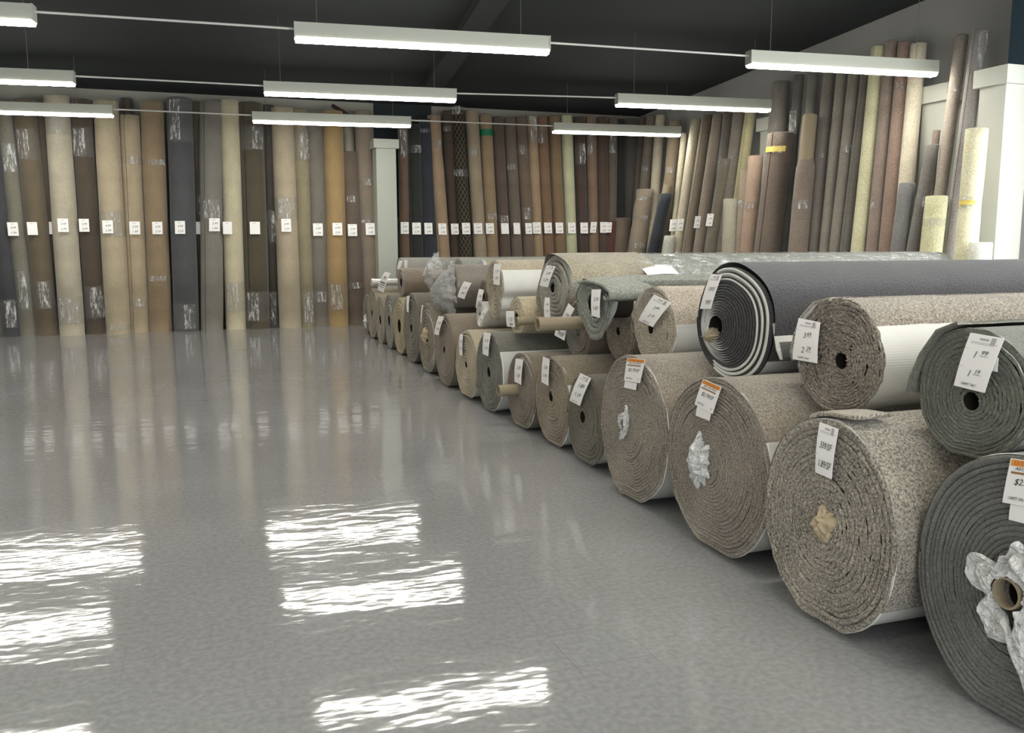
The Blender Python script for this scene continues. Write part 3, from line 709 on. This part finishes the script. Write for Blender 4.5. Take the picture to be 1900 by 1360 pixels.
r = lying_roll('big grey foam pad roll in clear film, draped over shag, top of the stack', 2.745, 6.66, 1.14, .33, .27, (150, 148, 134), .35, turns=7, seg=84, hole=.14, back_turns=0, relief=.012, lump=.1, mats=[M_PILE, M_FOAM, M_DARK], length=3.9, off=(.05, .0), cat='foam pad roll', body_mat=M_FOAM)
# shag remnant wrapped round its near end
b = MB(); n = 60; nx = 16
for i in range(nx+1):
    xx = 2.73+.75*i/nx
    for j in range(n+1):
        th = D(-60)+D(260)*j/n; k = 1.045+.05*nz(math.cos(th)*1.2+9, math.sin(th)*1.2, xx*1.5)
        b.v.append((xx+.03*math.sin(th*3), 6.66+.33*k*math.cos(th), 1.14+.27*k*math.sin(th)))
for i in range(nx):
    for j in range(n): a = i*(n+1)+j; b.f.append((a, a+1, a+n+2, a+n+1)); b.m.append(0)
b.build('shag_wrap', M_PILE, r, rgb(140, 132, 114, .5), True, loc=(2.7, 6.66, 1.14))
b = MB(); nx = 40
for i in range(nx+1):
    xx = 3.35+3.2*i/nx
    for j in range(n+1):
        th = D(10)+D(190)*j/n; k = 1.03+.035*abs(nz(math.cos(th)*4+9, math.sin(th)*4, xx*5))
        b.v.append((xx, 6.66+.33*k*math.cos(th), 1.14+.27*k*math.sin(th)))
for i in range(nx):
    for j in range(n): a = i*(n+1)+j; b.f.append((a, a+1, a+n+2, a+n+1)); b.m.append(0)
b.build('clear_film', M_FILM, r, smooth=True, loc=(3.35, 6.66, 1.14))
pxtag(r, 2.67, [(1015, 492), (1031, 494), (1018, 533), (1001, 530)], simple_lines('2.49', '1.29', None), HEAD)
pxtag(r, 2.66, [(1011, 552), (1020, 552), (1022, 590), (1010, 588)], simple_lines('1.99', '1.19', None), ())
pt = [at_y(px, py, 6.35) for px, py in ((1128, 528), (1150, 519), (1184, 525), (1165, 531))]
price_tag(r, [Vector((4.0+dx, 6.42+dy, 1.34+dz)) for dx, dy, dz in ((-.62, .0, -.02), (-.62, -.14, -.09), (-.34, -.14, -.09), (-.34, .0, -.02))], (), (), name='loose_slip', label='blank white paper slip lying on the film')

r = lying_roll('straw-coloured shag roll with tag reading 1.12, tucked under the foam pad roll', 2.62, 7.22, .88, .2, .155, (186, 172, 142), .5, turns=5, seg=64, hole=.15, back_turns=0, lump=.12, jitter=.008)
pxtag(r, 2.57, [(939, 577), (954, 577), (956, 607), (941, 606)], [('1.12', .3, .4, .8, .62, 0), ('.99', .3, .75, .8, .95, 0)], ())
Kp = outline_fn([(math.cos(t)*(1 if math.sin(t) > -.2 else .8), math.sin(t)*(1 if math.sin(t) > -.6 else 1.25)) for t in [i*PI/8 for i in range(16)]])
r = lying_roll('tall beige carpet roll with pointed lower end and pale backing along its side', 2.70, 8.06, 1.09, .255, .255, (160, 147, 124), .45, turns=8, seg=72, hole=.1, back_turns=0, K=Kp, off=(.0, .03), pile_arc=(D(-60), D(142)))
crumple(r, 'brown_paper_wad', M_CARD, 8.06, 1.12, 2.70, .03, .05, 9, 8, .04)
pxtag(r, 2.66, [(917, 489), (929, 490), (928, 529), (916, 528)], simple_lines('2.19', '1.39', None), ())
r = lying_roll('narrow dark brown carpet roll end behind the tall pointed beige roll', 2.85, 8.85, .95, .16, .17, (98, 84, 70), .3, turns=6, seg=48, hole=.2, back_turns=0)
pxtag(r, 2.78, [(889, 536), (898, 538), (893, 574), (883, 571)], simple_lines('1.99', '.99', None), ())
r = lying_roll('pale grey carpet roll end below the narrow dark brown one', 2.68, 8.45, .80, .13, .13, (190, 188, 180), .2, turns=5, seg=48, hole=.2, back_turns=2)
pxtag(r, 2.58, [(901, 567), (906, 574), (891, 606), (886, 601)], simple_lines('1.59', '.79', None), ())
# silver capped tube
a = at_x(892, 506, 3.1); b = MB(); b.tube([(3.1, a.y, a.z), (3.14, a.y, a.z)], .15, 24); b.tube([(3.14, a.y, a.z), (6.4, a.y, a.z)], .14, 24, 1)
tag(b.build('capped_tube', [M_CAPW, M_CARD], loc=(3.1, a.y, a.z)), 'silver capped cardboard tube end left of the tall pointed roll', 'tube')
# folded remnant in plastic
r = lying_roll('folded carpet remnant bundled in crumpled clear plastic, tag tied in front', 2.75, 9.75, 1.03, .28, .24, (118, 110, 100), .3, turns=8, seg=56, hole=.3, back_turns=3, lump=.25, relief=.02)
for k, (cy_, cz_, a_, b_, s_) in enumerate(((10.15, 1.13, .26, .22, 4), (9.85, .93, .30, .27, 21), (9.6, 1.0, .17, .26, 33))): crumple(r, 'crumpled_film', M_CLEAR, cy_, cz_, 2.72, a_, b_, s_, 9, .16)
pxtag(r, 2.5, [(861, 522), (875, 525), (863, 555), (849, 551)], simple_lines('1.79', '.99', None), ())
r = lying_roll('long brown carpet roll lying across the far end of the stack, striped tag', 2.72, 12.2, .965, .21, .2, (124, 112, 98), .25, turns=5, seg=56, hole=.3, back_turns=4)
pxtag(r, 2.60, [(714, 504), (725, 507), (714, 543), (701, 538)], [('99', .3, .2, .7, .36, 0)], [(.1, .5, .85, .56, 0), (.15, .62, .9, .66, 0), (.1, .72, .85, .78, 1)])
r = lying_roll('farthest grey carpet roll along the back of the stack, just left over the brown one', 3.10, 14.0, 1.02, .27, .26, (136, 134, 126), .15, turns=6, seg=48, hole=.2, back_turns=2)
pxtag(r, 3.0, [(741, 483), (747, 484), (743, 500), (737, 499)], (), ()); pxtag(r, 3.05, [(750, 482), (756, 483), (756, 499), (751, 499)], (), (), name='blank_slip')
r = lying_roll('grey-green carpet roll behind the plastic bundle, top edge just showing', 3.2, 11.0, 1.07, .24, .24, (132, 134, 122), .3, turns=6, seg=48, hole=.2, back_turns=1)
r = lying_roll('pale carpet roll seen through the gap left of the plastic bundle', 2.95, 13.0, .97, .15, .17, (168, 164, 152), .2, turns=5, seg=40, hole=.2, back_turns=2)
pxtag(r, 2.85, [(796, 489), (804, 489), (803, 500), (794, 500)], (), ())
a = at_x(690, 524, 2.62); b = MB(); b.tube([a, a+Vector((.55, 0, 0))], .055, 16, cap=False); b.tube([a+Vector((-.01, 0, 0)), a+Vector((.03, 0, 0))], .062, 16, cap=False)
tag(b.build('plastic_tube', M_CAPW, loc=a), 'clear plastic wrapped tube end sticking out by the pillar', 'tube')

# ------------------------------------------------------------------ standing rolls
CARP = [(0,)]
def standing(wall, lab, top, bot, wpx, ytop, layer, col, tagpx=None, bands=(), name='carpet_roll', mat=None, core=None, group=None, speck=.12, ttext=('4.99', '2.99'), pinch=None, lean=None):
    if wall == 'b':
        yb, yt = 16.55+.3*layer*-1, 16.78-.1*layer
        if layer < -.9: yb, yt = 16.98, 17.1
        # plane y = yb + (yt-yb) z/3.66
        p0 = Vector((0, yb, 0)); nrm = Vector((0, 1, -(yt-yb)/3.66))
    else:
        xb = -.75-.34*layer; xt = -.24-.30*layer
        p0 = Vector((WX(8)+xb, 8, 0)); nrm = Vector((1, -.03, -(xt-xb)/3.66))
    A = hit(*top, p0, nrm); B = hit(*bot, p0, nrm); d = (A-B)/(A.z-B.z)
    P = lambda z: B+d*(z-B.z)
    def z_of(py):
        lo, hi = 0, 4.6
        for _ in range(40):
            m = (lo+hi)/2
            if proj(P(m))[1] > py: lo = m
            else: hi = m
        return lo
    mid = P((A.z+B.z)/2); v = mid-EYE; dep = v.dot(FWD); ca = dep/math.hypot(dep, v.dot(RGT))
    rad = wpx*dep*ca/(2*F_PX)
    zt = min(z_of(ytop), ceil_z(mid.y)-.15); sd = R.random()*100
    base = P(0); root = thing(name, lab, 'carpet roll', (base.x, base.y, 0), group)
    n, ny = 36, 16; b = MB(); seam = R.choice((-1.9, -1.2, -2.4, 2.5, .4, 1.2)); uv = []
    tocam = Vector((EYE.x-mid.x, EYE.y-mid.y, 0)).normalized(); a0 = math.atan2(tocam.y, tocam.x)
    for i in range(ny+1):
        z = zt*i/ny; c = P(z)
        for j in range(n+1):
            th = 2*PI*j/n; q = th/(2*PI)
            rr = rad*(.97+.05*q+.035*nz(z*1.1+sd, math.cos(th)+sd, math.sin(th)))
            if pinch:
                for pz, w_, amt in pinch: rr *= 1-amt*math.exp(-((z-z_of(pz))/w_)**2)
            ang = th+a0+PI+seam
            b.v.append((c.x+rr*math.cos(ang), c.y+rr*math.sin(ang), z if i < ny else z+.012*nz(th*2+sd, 3)))
            uv.append((q*10, z*7.5))
    W = n+1
    for i in range(ny):
        for j in range(n): a = i*W+j; b.f.append((a, a+1, a+W+1, a+W)); b.m.append(0)
    # ends: three visible laps stepping into the eye
    for i, up in ((0, -1), (ny, 1)):
        c = P(zt*i/ny); prev = [i*W+j for j in range(n)]
        for f_, dz in ((.82, .01), (.8, -.02), (.55, .0), (.53, -.03), (.25, -.01), (.22, -.15)):
            k = len(b.v)
            for j in range(n):
                p = Vector(b.v[i*W+j]); p = Vector((c.x+(p.x-c.x)*f_, c.y+(p.y-c.y)*f_, max(.0, c.z+dz*up))); b.v.append(tuple(p)); uv.append((j/n*7, c.z*5.2))
            for j in range(n): b.f.append((prev[j], prev[(j+1) % n], k+(j+1) % n, k+j)); b.m.append(0)
            prev = [k+j for j in range(n)]
        b.f.append(tuple(prev)); b.m.append(0)
    if mat is M_LATT: b.uv = uv
    b.build('carpet_body', mat or M_STAND, root, wool(col, speck, .8 if wall == 'b' else .68), True, loc=(base.x, base.y, 0))
    for bd in bands:
        y0, y1 = bd[0], bd[1]; bm_ = bd[2] if len(bd) > 2 else M_WRAP; nm = {id(M_GREEN): 'green_tape', id(M_YEL): 'yellow_tape'}.get(id(bm_), 'plastic_wrap')
        z1, z0 = z_of(y0), z_of(y1); bb = MB(); m = 8
        for i in range(m+1):
            z = z0+(z1-z0)*i/m; c = P(z)
            for j in range(n):
                th = 2*PI*j/n; rr = rad*1.045+.006+.008*nz(th*3+sd, z*9)
                if pinch:
                    for pz, w_, amt in pinch: rr *= 1-amt*math.exp(-((z-z_of(pz))/w_)**2)
                bb.v.append((c.x+rr*math.cos(th), c.y+rr*math.sin(th), z+.02*nz(th*2+sd, i*.0)))
        g0 = a0+R.uniform(-.5, .5); gw = R.uniform(.35, .7)  # camera-facing strip: painted glint on wraps, tape patch on yellow bands
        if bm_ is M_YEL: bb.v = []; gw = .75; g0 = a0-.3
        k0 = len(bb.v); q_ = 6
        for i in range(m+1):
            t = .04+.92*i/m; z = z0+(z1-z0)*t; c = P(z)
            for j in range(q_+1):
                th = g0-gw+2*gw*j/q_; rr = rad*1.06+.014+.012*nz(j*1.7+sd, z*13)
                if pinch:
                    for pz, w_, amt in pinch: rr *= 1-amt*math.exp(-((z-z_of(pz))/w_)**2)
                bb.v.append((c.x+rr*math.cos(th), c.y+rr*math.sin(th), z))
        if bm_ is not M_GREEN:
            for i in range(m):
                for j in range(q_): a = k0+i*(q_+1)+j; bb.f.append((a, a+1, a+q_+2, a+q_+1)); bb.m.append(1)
        else: bb.v = bb.v[:k0]
        for i in range(m if bm_ is not M_YEL else 0):
            for j in range(n): bb.f.append((i*n+j, i*n+(j+1) % n, (i+1)*n+(j+1) % n, (i+1)*n+j)); bb.m.append(0)
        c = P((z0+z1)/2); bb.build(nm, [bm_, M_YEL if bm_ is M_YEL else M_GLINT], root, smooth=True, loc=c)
    if core:
        c = P(zt); e = P(zt+core[1]); cc = MB(); cc.tube([c-d*.1, e], core[0], 20); cc.build('cardboard_core', M_CARD, root, loc=c)
    if tagpx:
        tx, ty, tw, th_ = tagpx[:4]; skew = tagpx[4] if len(tagpx) > 4 else 0
        zc = z_of(ty); c = P(zc); tc = Vector((EYE.x-c.x, EYE.y-c.y, 0)).normalized(); S_ = c+tc*(rad*1.05+.03)
        nn = tc.cross(Vector((0, 0, 1))).cross(d).normalized()
        ax = proj(c)[0]; sl = (proj(P(zc+.3))[0]-proj(P(zc-.3))[0])/(proj(P(zc+.3))[1]-proj(P(zc-.3))[1])+skew
        cor = [(tx-tw/2-sl*th_/2, ty-th_/2), (tx+tw/2-sl*th_/2, ty-th_/2), (tx+tw/2+sl*th_/2, ty+th_/2), (tx-tw/2+sl*th_/2, ty+th_/2)]
        price_tag(root, [hit(px, py, S_, nn) for px, py in cor], [(ttext[0], .28, .32, .8, .48, 0), (ttext[1], .28, .7, .8, .86, 0)] if ttext else (), [(.3, .1, .6, .14, 1)], curl=.02, steps=3)
    return root

GB = 'carpet rolls standing along the back wall'
BACK = [
 ('charcoal carpet roll standing at the left edge, first on the back wall', (-20, 200), (22, 624), 35, 176, 0, (66, 66, 70), None, [(555, 608)], None),
 ('slim grey-green carpet roll standing second from the left edge', (8, 200), (54, 622), 32, 190, 0, (112, 109, 95), (24, 425, 20, 25), [(265, 322), (500, 575)], ('4.99', '1.99')),
 ('olive-brown carpet roll with a crinkled film patch near its top, third from the left', (45, 200), (89, 622), 43, 186, 0, (98, 86, 68), (60, 424, 19, 24), [(240, 298), (520, 573)], None),
 ('thin dark brown carpet roll squeezed behind the tall cream one on the left', (78, 200), (101, 612), 26, 188, -.7, (84, 76, 64), (96, 423, 10, 23), [], None),
 ('wide stone-coloured carpet roll standing forward of its neighbours at the left', (106, 200), (135, 623), 49, 179, .35, (164, 155, 134), (117, 418, 20, 25), [(215, 252), (550, 600)], ('5.99', '2.79')),
 ('dark chocolate carpet roll with long film strip, right of the wide stone-coloured one', (150, 200), (179, 619), 40, 186, 0, (78, 67, 56), (156, 418, 19, 24), [(238, 293), (530, 590)], ('3.99', '2.79')),
 ('broad cream-beige carpet roll with its tag taped under clear film', (197, 200), (221, 617), 48, 189, .2, (166, 151, 122), (200, 421, 20, 24), [(392, 440), (600, 612)], ('4.99', '2.99')),
 ('shorter sand carpet roll with film band near the top, beside the broad cream-beige one', (241, 220), (260, 614), 38, 215, 0, (158, 141, 113), (250, 423, 20, 24), [(292, 306), (553, 568)], ('3.99', '1.99')),
 ('dark roll top showing behind the shorter sand carpet roll', (236, 190), (252, 400), 20, 183, -1, (88, 80, 66), None, [], None),
 ('tan-brown carpet roll with two film bands, left of the slate one', (282, 200), (299, 614), 44, 190, 0, (134, 113, 86), (292, 423, 19, 23), [(297, 308), (511, 521)], ('4.99', '2.19')),
 ('slate-blue carpet roll with wrapped foot', (333, 200), (346, 612), 48, 183, .1, (76, 77, 80), (334, 422, 19, 24), [(185, 265), (562, 610)], ('4.99', '3.29')),
 ('thin olive carpet roll behind, between the slate-blue and grey ones', (365, 200), (377, 600), 22, 190, -.7, (86, 80, 66), (371, 423, 14, 23), [(363, 400)], None),
 ('soft grey carpet roll with film above its tag, right of the slate-blue one', (391, 200), (394, 613), 42, 190, .15, (118, 114, 104), (398, 417, 20, 24), [(370, 408)], ('3.99', '1.99')),
 ('ivory carpet roll touching the soft grey one', (425, 200), (438, 610), 38, 187, .05, (178, 168, 138), (422, 423, 17, 23), [(523, 577)], None),
 ('dark olive-brown carpet roll with crinkled film at its foot', (465, 200), (479, 609), 46, 192, 0, (78, 71, 56), (473, 423, 19, 23), [(235, 280), (540, 595)], None),
 ('thin near-black carpet roll with film along it, behind the warm beige one', (497, 200), (511, 606), 24, 196, -.6, (70, 64, 58), None, [(390, 450), (540, 605)], None),
 ('warm beige carpet roll with a white film strip over its tag', (523, 205), (539, 610), 42, 201, .2, (160, 146, 121), (531, 418, 18, 24), [(366, 408)], ('4.99', '2.79')),
 ('khaki carpet roll with wrapped foot, right of the warm beige one', (555, 205), (571, 607), 30, 205, 0, (132, 122, 94), None, [(240, 300), (540, 600)], None),
 ('medium grey carpet roll with a scrap of white tape low down', (582, 205), (595, 606), 31, 207, 0, (110, 104, 95), (590, 426, 18, 23), [(540, 560)], ('4.99', '1.99')),
 ('mustard-yellow carpet roll standing on the back wall', (617, 205), (628, 605), 39, 207, .1, (150, 122, 78), (626, 425, 18, 23), [(525, 575)], ('3.99', '2.59')),
 ('cocoa carpet roll between the mustard-yellow one and the taupe one', (649, 290), (662, 601), 32, 283, 0, (98, 84, 72), (654, 427, 17, 22), [(364, 376), (523, 535)], ('2.99', '1.99')),
 ('cream roll top with a white collar showing above the cocoa one', (646, 240), (655, 400), 21, 207, -1, (170, 164, 146), None, [], None),
 ('taupe carpet roll just left of the pillar', (673, 205), (693, 600), 33, 207, .05, (126, 112, 96), (687, 425, 17, 22), [(333, 345), (408, 414)], ('3.99', '1.99')),
 ('rust-brown carpet roll wrapped in film, just right of the pillar', (747, 230), (751, 465), 19, 230, 0, (106, 84, 66), (751, 423, 15, 22), [(240, 295)], ('2.99', '1.99')),
 ('black-green carpet roll, second right of the pillar', (768, 230), (774, 465), 24, 232, 0, (48, 51, 48), (773, 424, 16, 22), [(270, 285)], ('3.99', '2.79')),
 ('navy blue carpet roll, third right of the pillar', (789, 230), (799, 465), 23, 222, 0, (50, 54, 63), (795, 424, 15, 21), [(240, 248)], ('3.99', '2.99')),
 ('tan carpet roll with bulging upper half right of the navy blue one', (806, 230), (823, 465), 24, 215, .15, (150, 124, 96), (821, 425, 15, 21), [(262, 276)], ('2.99', '1.99')),
 ('dark umber carpet roll left of the black lattice-patterned one', (830, 230), (842, 465), 19, 207, -.3, (74, 60, 50), (844, 425, 14, 20), [(235, 245)], ('3.99', '1.79')),
 ('black carpet roll with gold diamond lattice pattern', (850, 230), (864, 465), 25, 202, .1, (60, 56, 50), (865, 424, 15, 21), [(198, 214), (315, 328)], ('3.29', '1.99')),
 ('taupe-tan carpet roll right of the lattice-patterned one', (876, 230), (890, 465), 25, 206, .05, (146, 130, 106), (887, 424, 16, 20), [(276, 290)], ('4.29', '1.99')),
 ('tan carpet roll with green tape round its top', (901, 230), (913, 465), 24, 214, .05, (140, 118, 88), (909, 424, 15, 20), [(241, 253, M_GREEN), (396, 408)], ('3.99', '1.99')),
 ('plum-brown carpet roll right of the green-taped one', (923, 230), (936, 465), 22, 218, 0, (92, 76, 68), (937, 424, 14, 20), [(400, 413)], None),
 ('grey-brown carpet roll, second right of the green-taped one', (945, 230), (958, 465), 22, 220, 0, (104, 92, 82), (959, 424, 12, 21), [(305, 316)], None),
 ('cocoa-grey carpet roll with film patch over its tag', (966, 230), (980, 465), 22, 218, 0, (106, 90, 76), (981, 424, 12, 20), [(270, 288), (385, 408)], ('2.99', '1.99')),
 ('camel carpet roll, sixth left of the pale green one', (986, 230), (998, 465), 20, 216, 0, (150, 126, 96), (996, 423, 15, 21), [(215, 268)], ('1.79', '1.29')),
 ('reddish-brown carpet roll with film strip near the top, left of the bronze one', (1005, 230), (1017, 465), 21, 218, 0, (120, 92, 68), (1017, 423, 14, 20), [(235, 268)], ('1.99', '1.29')),
 ('bronze-brown carpet roll immediately left of the pale green one', (1028, 230), (1038, 465), 23, 216, 0, (124, 100, 72), (1038, 423, 14, 20), [], ('2.99', '1.99')),
 ('pale green carpet roll standing tallest in the middle of the back wall', (1051, 230), (1060, 465), 22, 208, .1, (176, 176, 140), (1061, 423, 14, 20), [], ('2.99', '1.99')),
 ('dark espresso carpet roll right of the pale green one', (1075, 230), (1081, 465), 21, 218, 0, (78, 64, 58), (1084, 423, 14, 20), [(266, 306)], ('3.99', '2.99')),
 ('orange-brown carpet roll with film on its upper part', (1097, 230), (1101, 465), 19, 216, 0, (128, 102, 82), (1101, 422, 11, 20, -.12), [(248, 288)], ('2.99', '1.99')),
 ('dark brown carpet roll right of the orange-brown one', (1117, 230), (1119, 465), 20, 218, 0, (86, 68, 58), (1120, 422, 13, 20), [], ('1.99', '1.49')),
 ('drab brown carpet roll with shiny film top near the corner', (1137, 230), (1135, 465), 17, 216, 0, (102, 90, 80), None, [(250, 286)], None),
 ('short maroon carpet roll leaning in front near the corner', (1138, 414), (1134, 465), 15, 410, .5, (96, 58, 54), (1130, 422, 10, 19), [], ('1.19', '.99')),
 ('black carpet roll nearest the room corner', (1153, 230), (1153, 440), 17, 222, 0, (46, 48, 47), None, [], None),
 ('dark grey-brown carpet roll in the room corner', (1172, 230), (1167, 440), 24, 214, 0, (78, 74, 69), None, [], None),
 ('short stocky taupe carpet roll standing before the room corner', (1156, 410), (1153, 465), 28, 405, .8, (118, 103, 88), None, [], None),
]
for row in BACK:
    lab, top, bot, w_, yt, lay, col, tg, bands, tt = row
    standing('b', lab, top, bot, w_, yt, lay, col, tg, bands, group=GB, ttext=tt, mat=M_LATT if 'lattice pattern' in lab and lab.startswith('black') else None,
             pinch=[(280, .2, .12)] if 'bulging' in lab else None)
GR = 'carpet rolls leaning on the right wall'
RIGHT = [
 ('stocky brown shag roll with tape bands, first at the corner end of the right wall', (1197, 356), (1181, 465), 33, 352, .8, (140, 122, 101), None, [(366, 372), (400, 408), (450, 460)], [(410, .1, .06), (370, .06, .1)]),
 ('thin grey-brown roll rising behind the stocky brown shag roll', (1208, 230), (1196, 350), 20, 215, 0, (116, 104, 90), None, [(308, 318)], None),
 ('thin drab roll left behind the stocky brown shag roll', (1192, 240), (1184, 350), 14, 220, 0, (96, 84, 74), None, [], None),
 ('cream roll standing left behind the leaning navy one', (1222, 260), (1212, 400), 18, 214, 0, (178, 166, 138), None, [], None),
 ('bronze speckled roll with tape ring, behind the leaning navy one', (1249, 270), (1239, 370), 23, 225, .2, (132, 112, 84), None, [(311, 322)], [(315, .1, .12)]),
 ('navy blue roll leaning right with cardboard core standing out of its top', (1235, 364), (1212, 470), 24, 360, .9, (54, 58, 66), None, [], None),
 ('short off-white roll at the foot of the leaning navy one', (1243, 441), (1238, 473), 22, 438, 1.0, (186, 186, 170), None, [], None),
 ('very thin cream roll right of the leaning navy one', (1268, 262), (1251, 430), 12, 248, .2, (186, 176, 142), (1249, 418, 13, 22), [], None),
 ('slim ivory-beige roll with twin tags, second cream one from the navy roll', (1287, 255), (1256, 473), 19, 222, .3, (190, 176, 146), (1262, 417, 12, 22), [], None),
 ('caramel-brown roll right of the slim ivory-beige one', (1307, 255), (1274, 473), 20, 215, .2, (134, 118, 98), None, [], None),
 ('mushroom-coloured roll with a tag, right of the caramel-brown one', (1327, 255), (1295, 473), 21, 212, .2, (148, 130, 112), (1294, 412, 11, 22), [], None),
 ('olive-grey roll wrapped at the top, with a tag, right of the mushroom one', (1346, 300), (1319, 473), 23, 296, .5, (122, 112, 94), (1317, 408, 12, 23), [(296, 306)], None),
 ('dim taupe roll rising behind the olive-grey wrapped one', (1352, 215), (1345, 300), 22, 202, 0, (116, 108, 98), None, [], None),
 ('lilac-grey roll left of the yellow-green one', (1370, 225), (1340, 470), 24, 206, .1, (138, 126, 112), None, [(285, 298)], None),
 ('yellow-green roll standing left of the first white pilaster', (1391, 222), (1367, 400), 21, 196, .1, (184, 174, 122), None, [], None),
 ('short folded stone-beige bundle with tucked middle, before the lilac-grey roll', (1357, 374), (1354, 470), 31, 370, 1.0, (158, 150, 128), None, [], [(425, .07, .1)]),
 ('pinkish-brown short roll, taller one of the pair at the first pilaster', (1402, 294), (1387, 470), 28, 290, .9, (166, 134, 110), None, [(375, 388)], None),
 ('buff short roll, lower one of the pair at the first pilaster', (1385, 320), (1376, 470), 24, 316, .75, (156, 134, 112), None, [(372, 386)], None),
 ('large dark brown roll with yellow tape near its top', (1448, 254), (1423, 468), 49, 248, .95, (112, 95, 82), None, [(273, 284, M_YEL), (274, 286)], None),
 ('tall grey-brown roll rising behind the large dark brown one', (1448, 170), (1440, 260), 35, 153, .1, (124, 116, 106), None, [], None),
 ('slate-grey roll right of the large dark brown one', (1481, 160), (1455, 463), 20, 140, .2, (104, 102, 96), None, [(205, 245)], None),
 ('tall ash-grey roll rising behind the pointed brown one', (1507, 160), (1497, 300), 20, 138, .1, (128, 122, 112), None, [], None),
 ('pointed brown roll with tan core and wide film band', (1495, 302), (1480, 463), 37, 288, .9, (134, 116, 102), None, [(371, 389)], [(288, .12, .35)]),
 ('pewter roll, first of the even row right of the pointed brown one', (1537, 150), (1509, 470), 23, 132, .15, (124, 116, 106), None, [(285, 293)], None),
 ('mid grey-beige roll, second of the even row right of the pointed brown one', (1561, 150), (1529, 470), 21, 130, .15, (138, 130, 116), None, [], None),
 ('fawn-grey roll with small film patch, third of the even row', (1584, 150), (1548, 470), 22, 128, .15, (136, 127, 113), None, [(270, 285)], None),
 ('darker grey roll immediately left of the bright pale yellow one', (1606, 150), (1567, 470), 20, 112, .15, (112, 107, 98), None, [], None),
 ('bright pale yellow roll on the right wall', (1628, 110), (1591, 470), 27, 87, .25, (204, 198, 150), None, [], None),
 ('rosy-taupe roll right of the bright pale yellow one', (1652, 110), (1618, 470), 25, 77, .15, (148, 126, 112), None, [(375, 390)], None),
 ('russet-brown roll with film glint, second right of the pale yellow one', (1677, 110), (1643, 470), 28, 80, .15, (152, 122, 105), None, [(155, 168)], None),
 ('pale beige fluffy roll left of the second white pilaster', (1703, 100), (1681, 345), 31, 82, .2, (204, 190, 160), None, [], None),
 ('short slate roll with flat top, below the pale beige fluffy one', (1683, 345), (1667, 470), 32, 341, .9, (122, 120, 120), None, [], None),
 ('short dark grey ribbed roll before the second pilaster', (1729, 278), (1693, 470), 26, 270, .8, (118, 112, 106), None, [(365, 385)], None),
 ('small brown roll peeking over the dark grey ribbed one', (1737, 250), (1722, 400), 15, 243, .6, (140, 120, 104), None, [], None),
 ('tall rosy-beige roll right of the second pilaster', (1783, 80), (1744, 365), 25, 67, .45, (168, 152, 136), None, [(160, 172)], None),
 ('tall mauve-grey roll leaning beside the near column', (1816, 75), (1762, 475), 31, 58, .55, (150, 142, 138), None, [(60, 140)], None),
 ('short yellow-beige roll in front of the tall rosy-beige one', (1738, 370), (1727, 470), 43, 365, 1.25, (206, 200, 146), None, [(405, 420)], None),
 ('thick cream roll pinched by yellow tape, in front of the near column', (1812, 246), (1791, 475), 45, 240, 1.35, (222, 214, 168), None, [(372, 381, M_YEL), (365, 388)], [(376, .1, .08)]),
 ('low off-white roll at the foot of the near column', (1820, 453), (1818, 482), 46, 451, 1.6, (222, 222, 204), None, [], None),
]
for row in RIGHT:
    lab, top, bot, w_, yt, lay, col, tg, bands, pinch = row
    standing('r', lab, top, bot, w_, yt, lay, col, tg, bands, group=GR, ttext=('2.99', '1.99'), pinch=pinch, speck=.2,
             core=(.085, .16) if lab.startswith('navy') else ((.1, .55) if lab.startswith('pointed') else None))
# dark stick leaning on the back wall over the rolls
b = MB(); p = [at_y(617, 196, 16.9), at_y(650, 216, 16.6)]; b.tube(p, .035, 10)
b.v = b.v
tag(b.build('pole', plain('dark_wood', rgb(52, 44, 38), .7), loc=p[0]), 'dark stick lying over the roll tops above the mustard-yellow roll', 'pole')
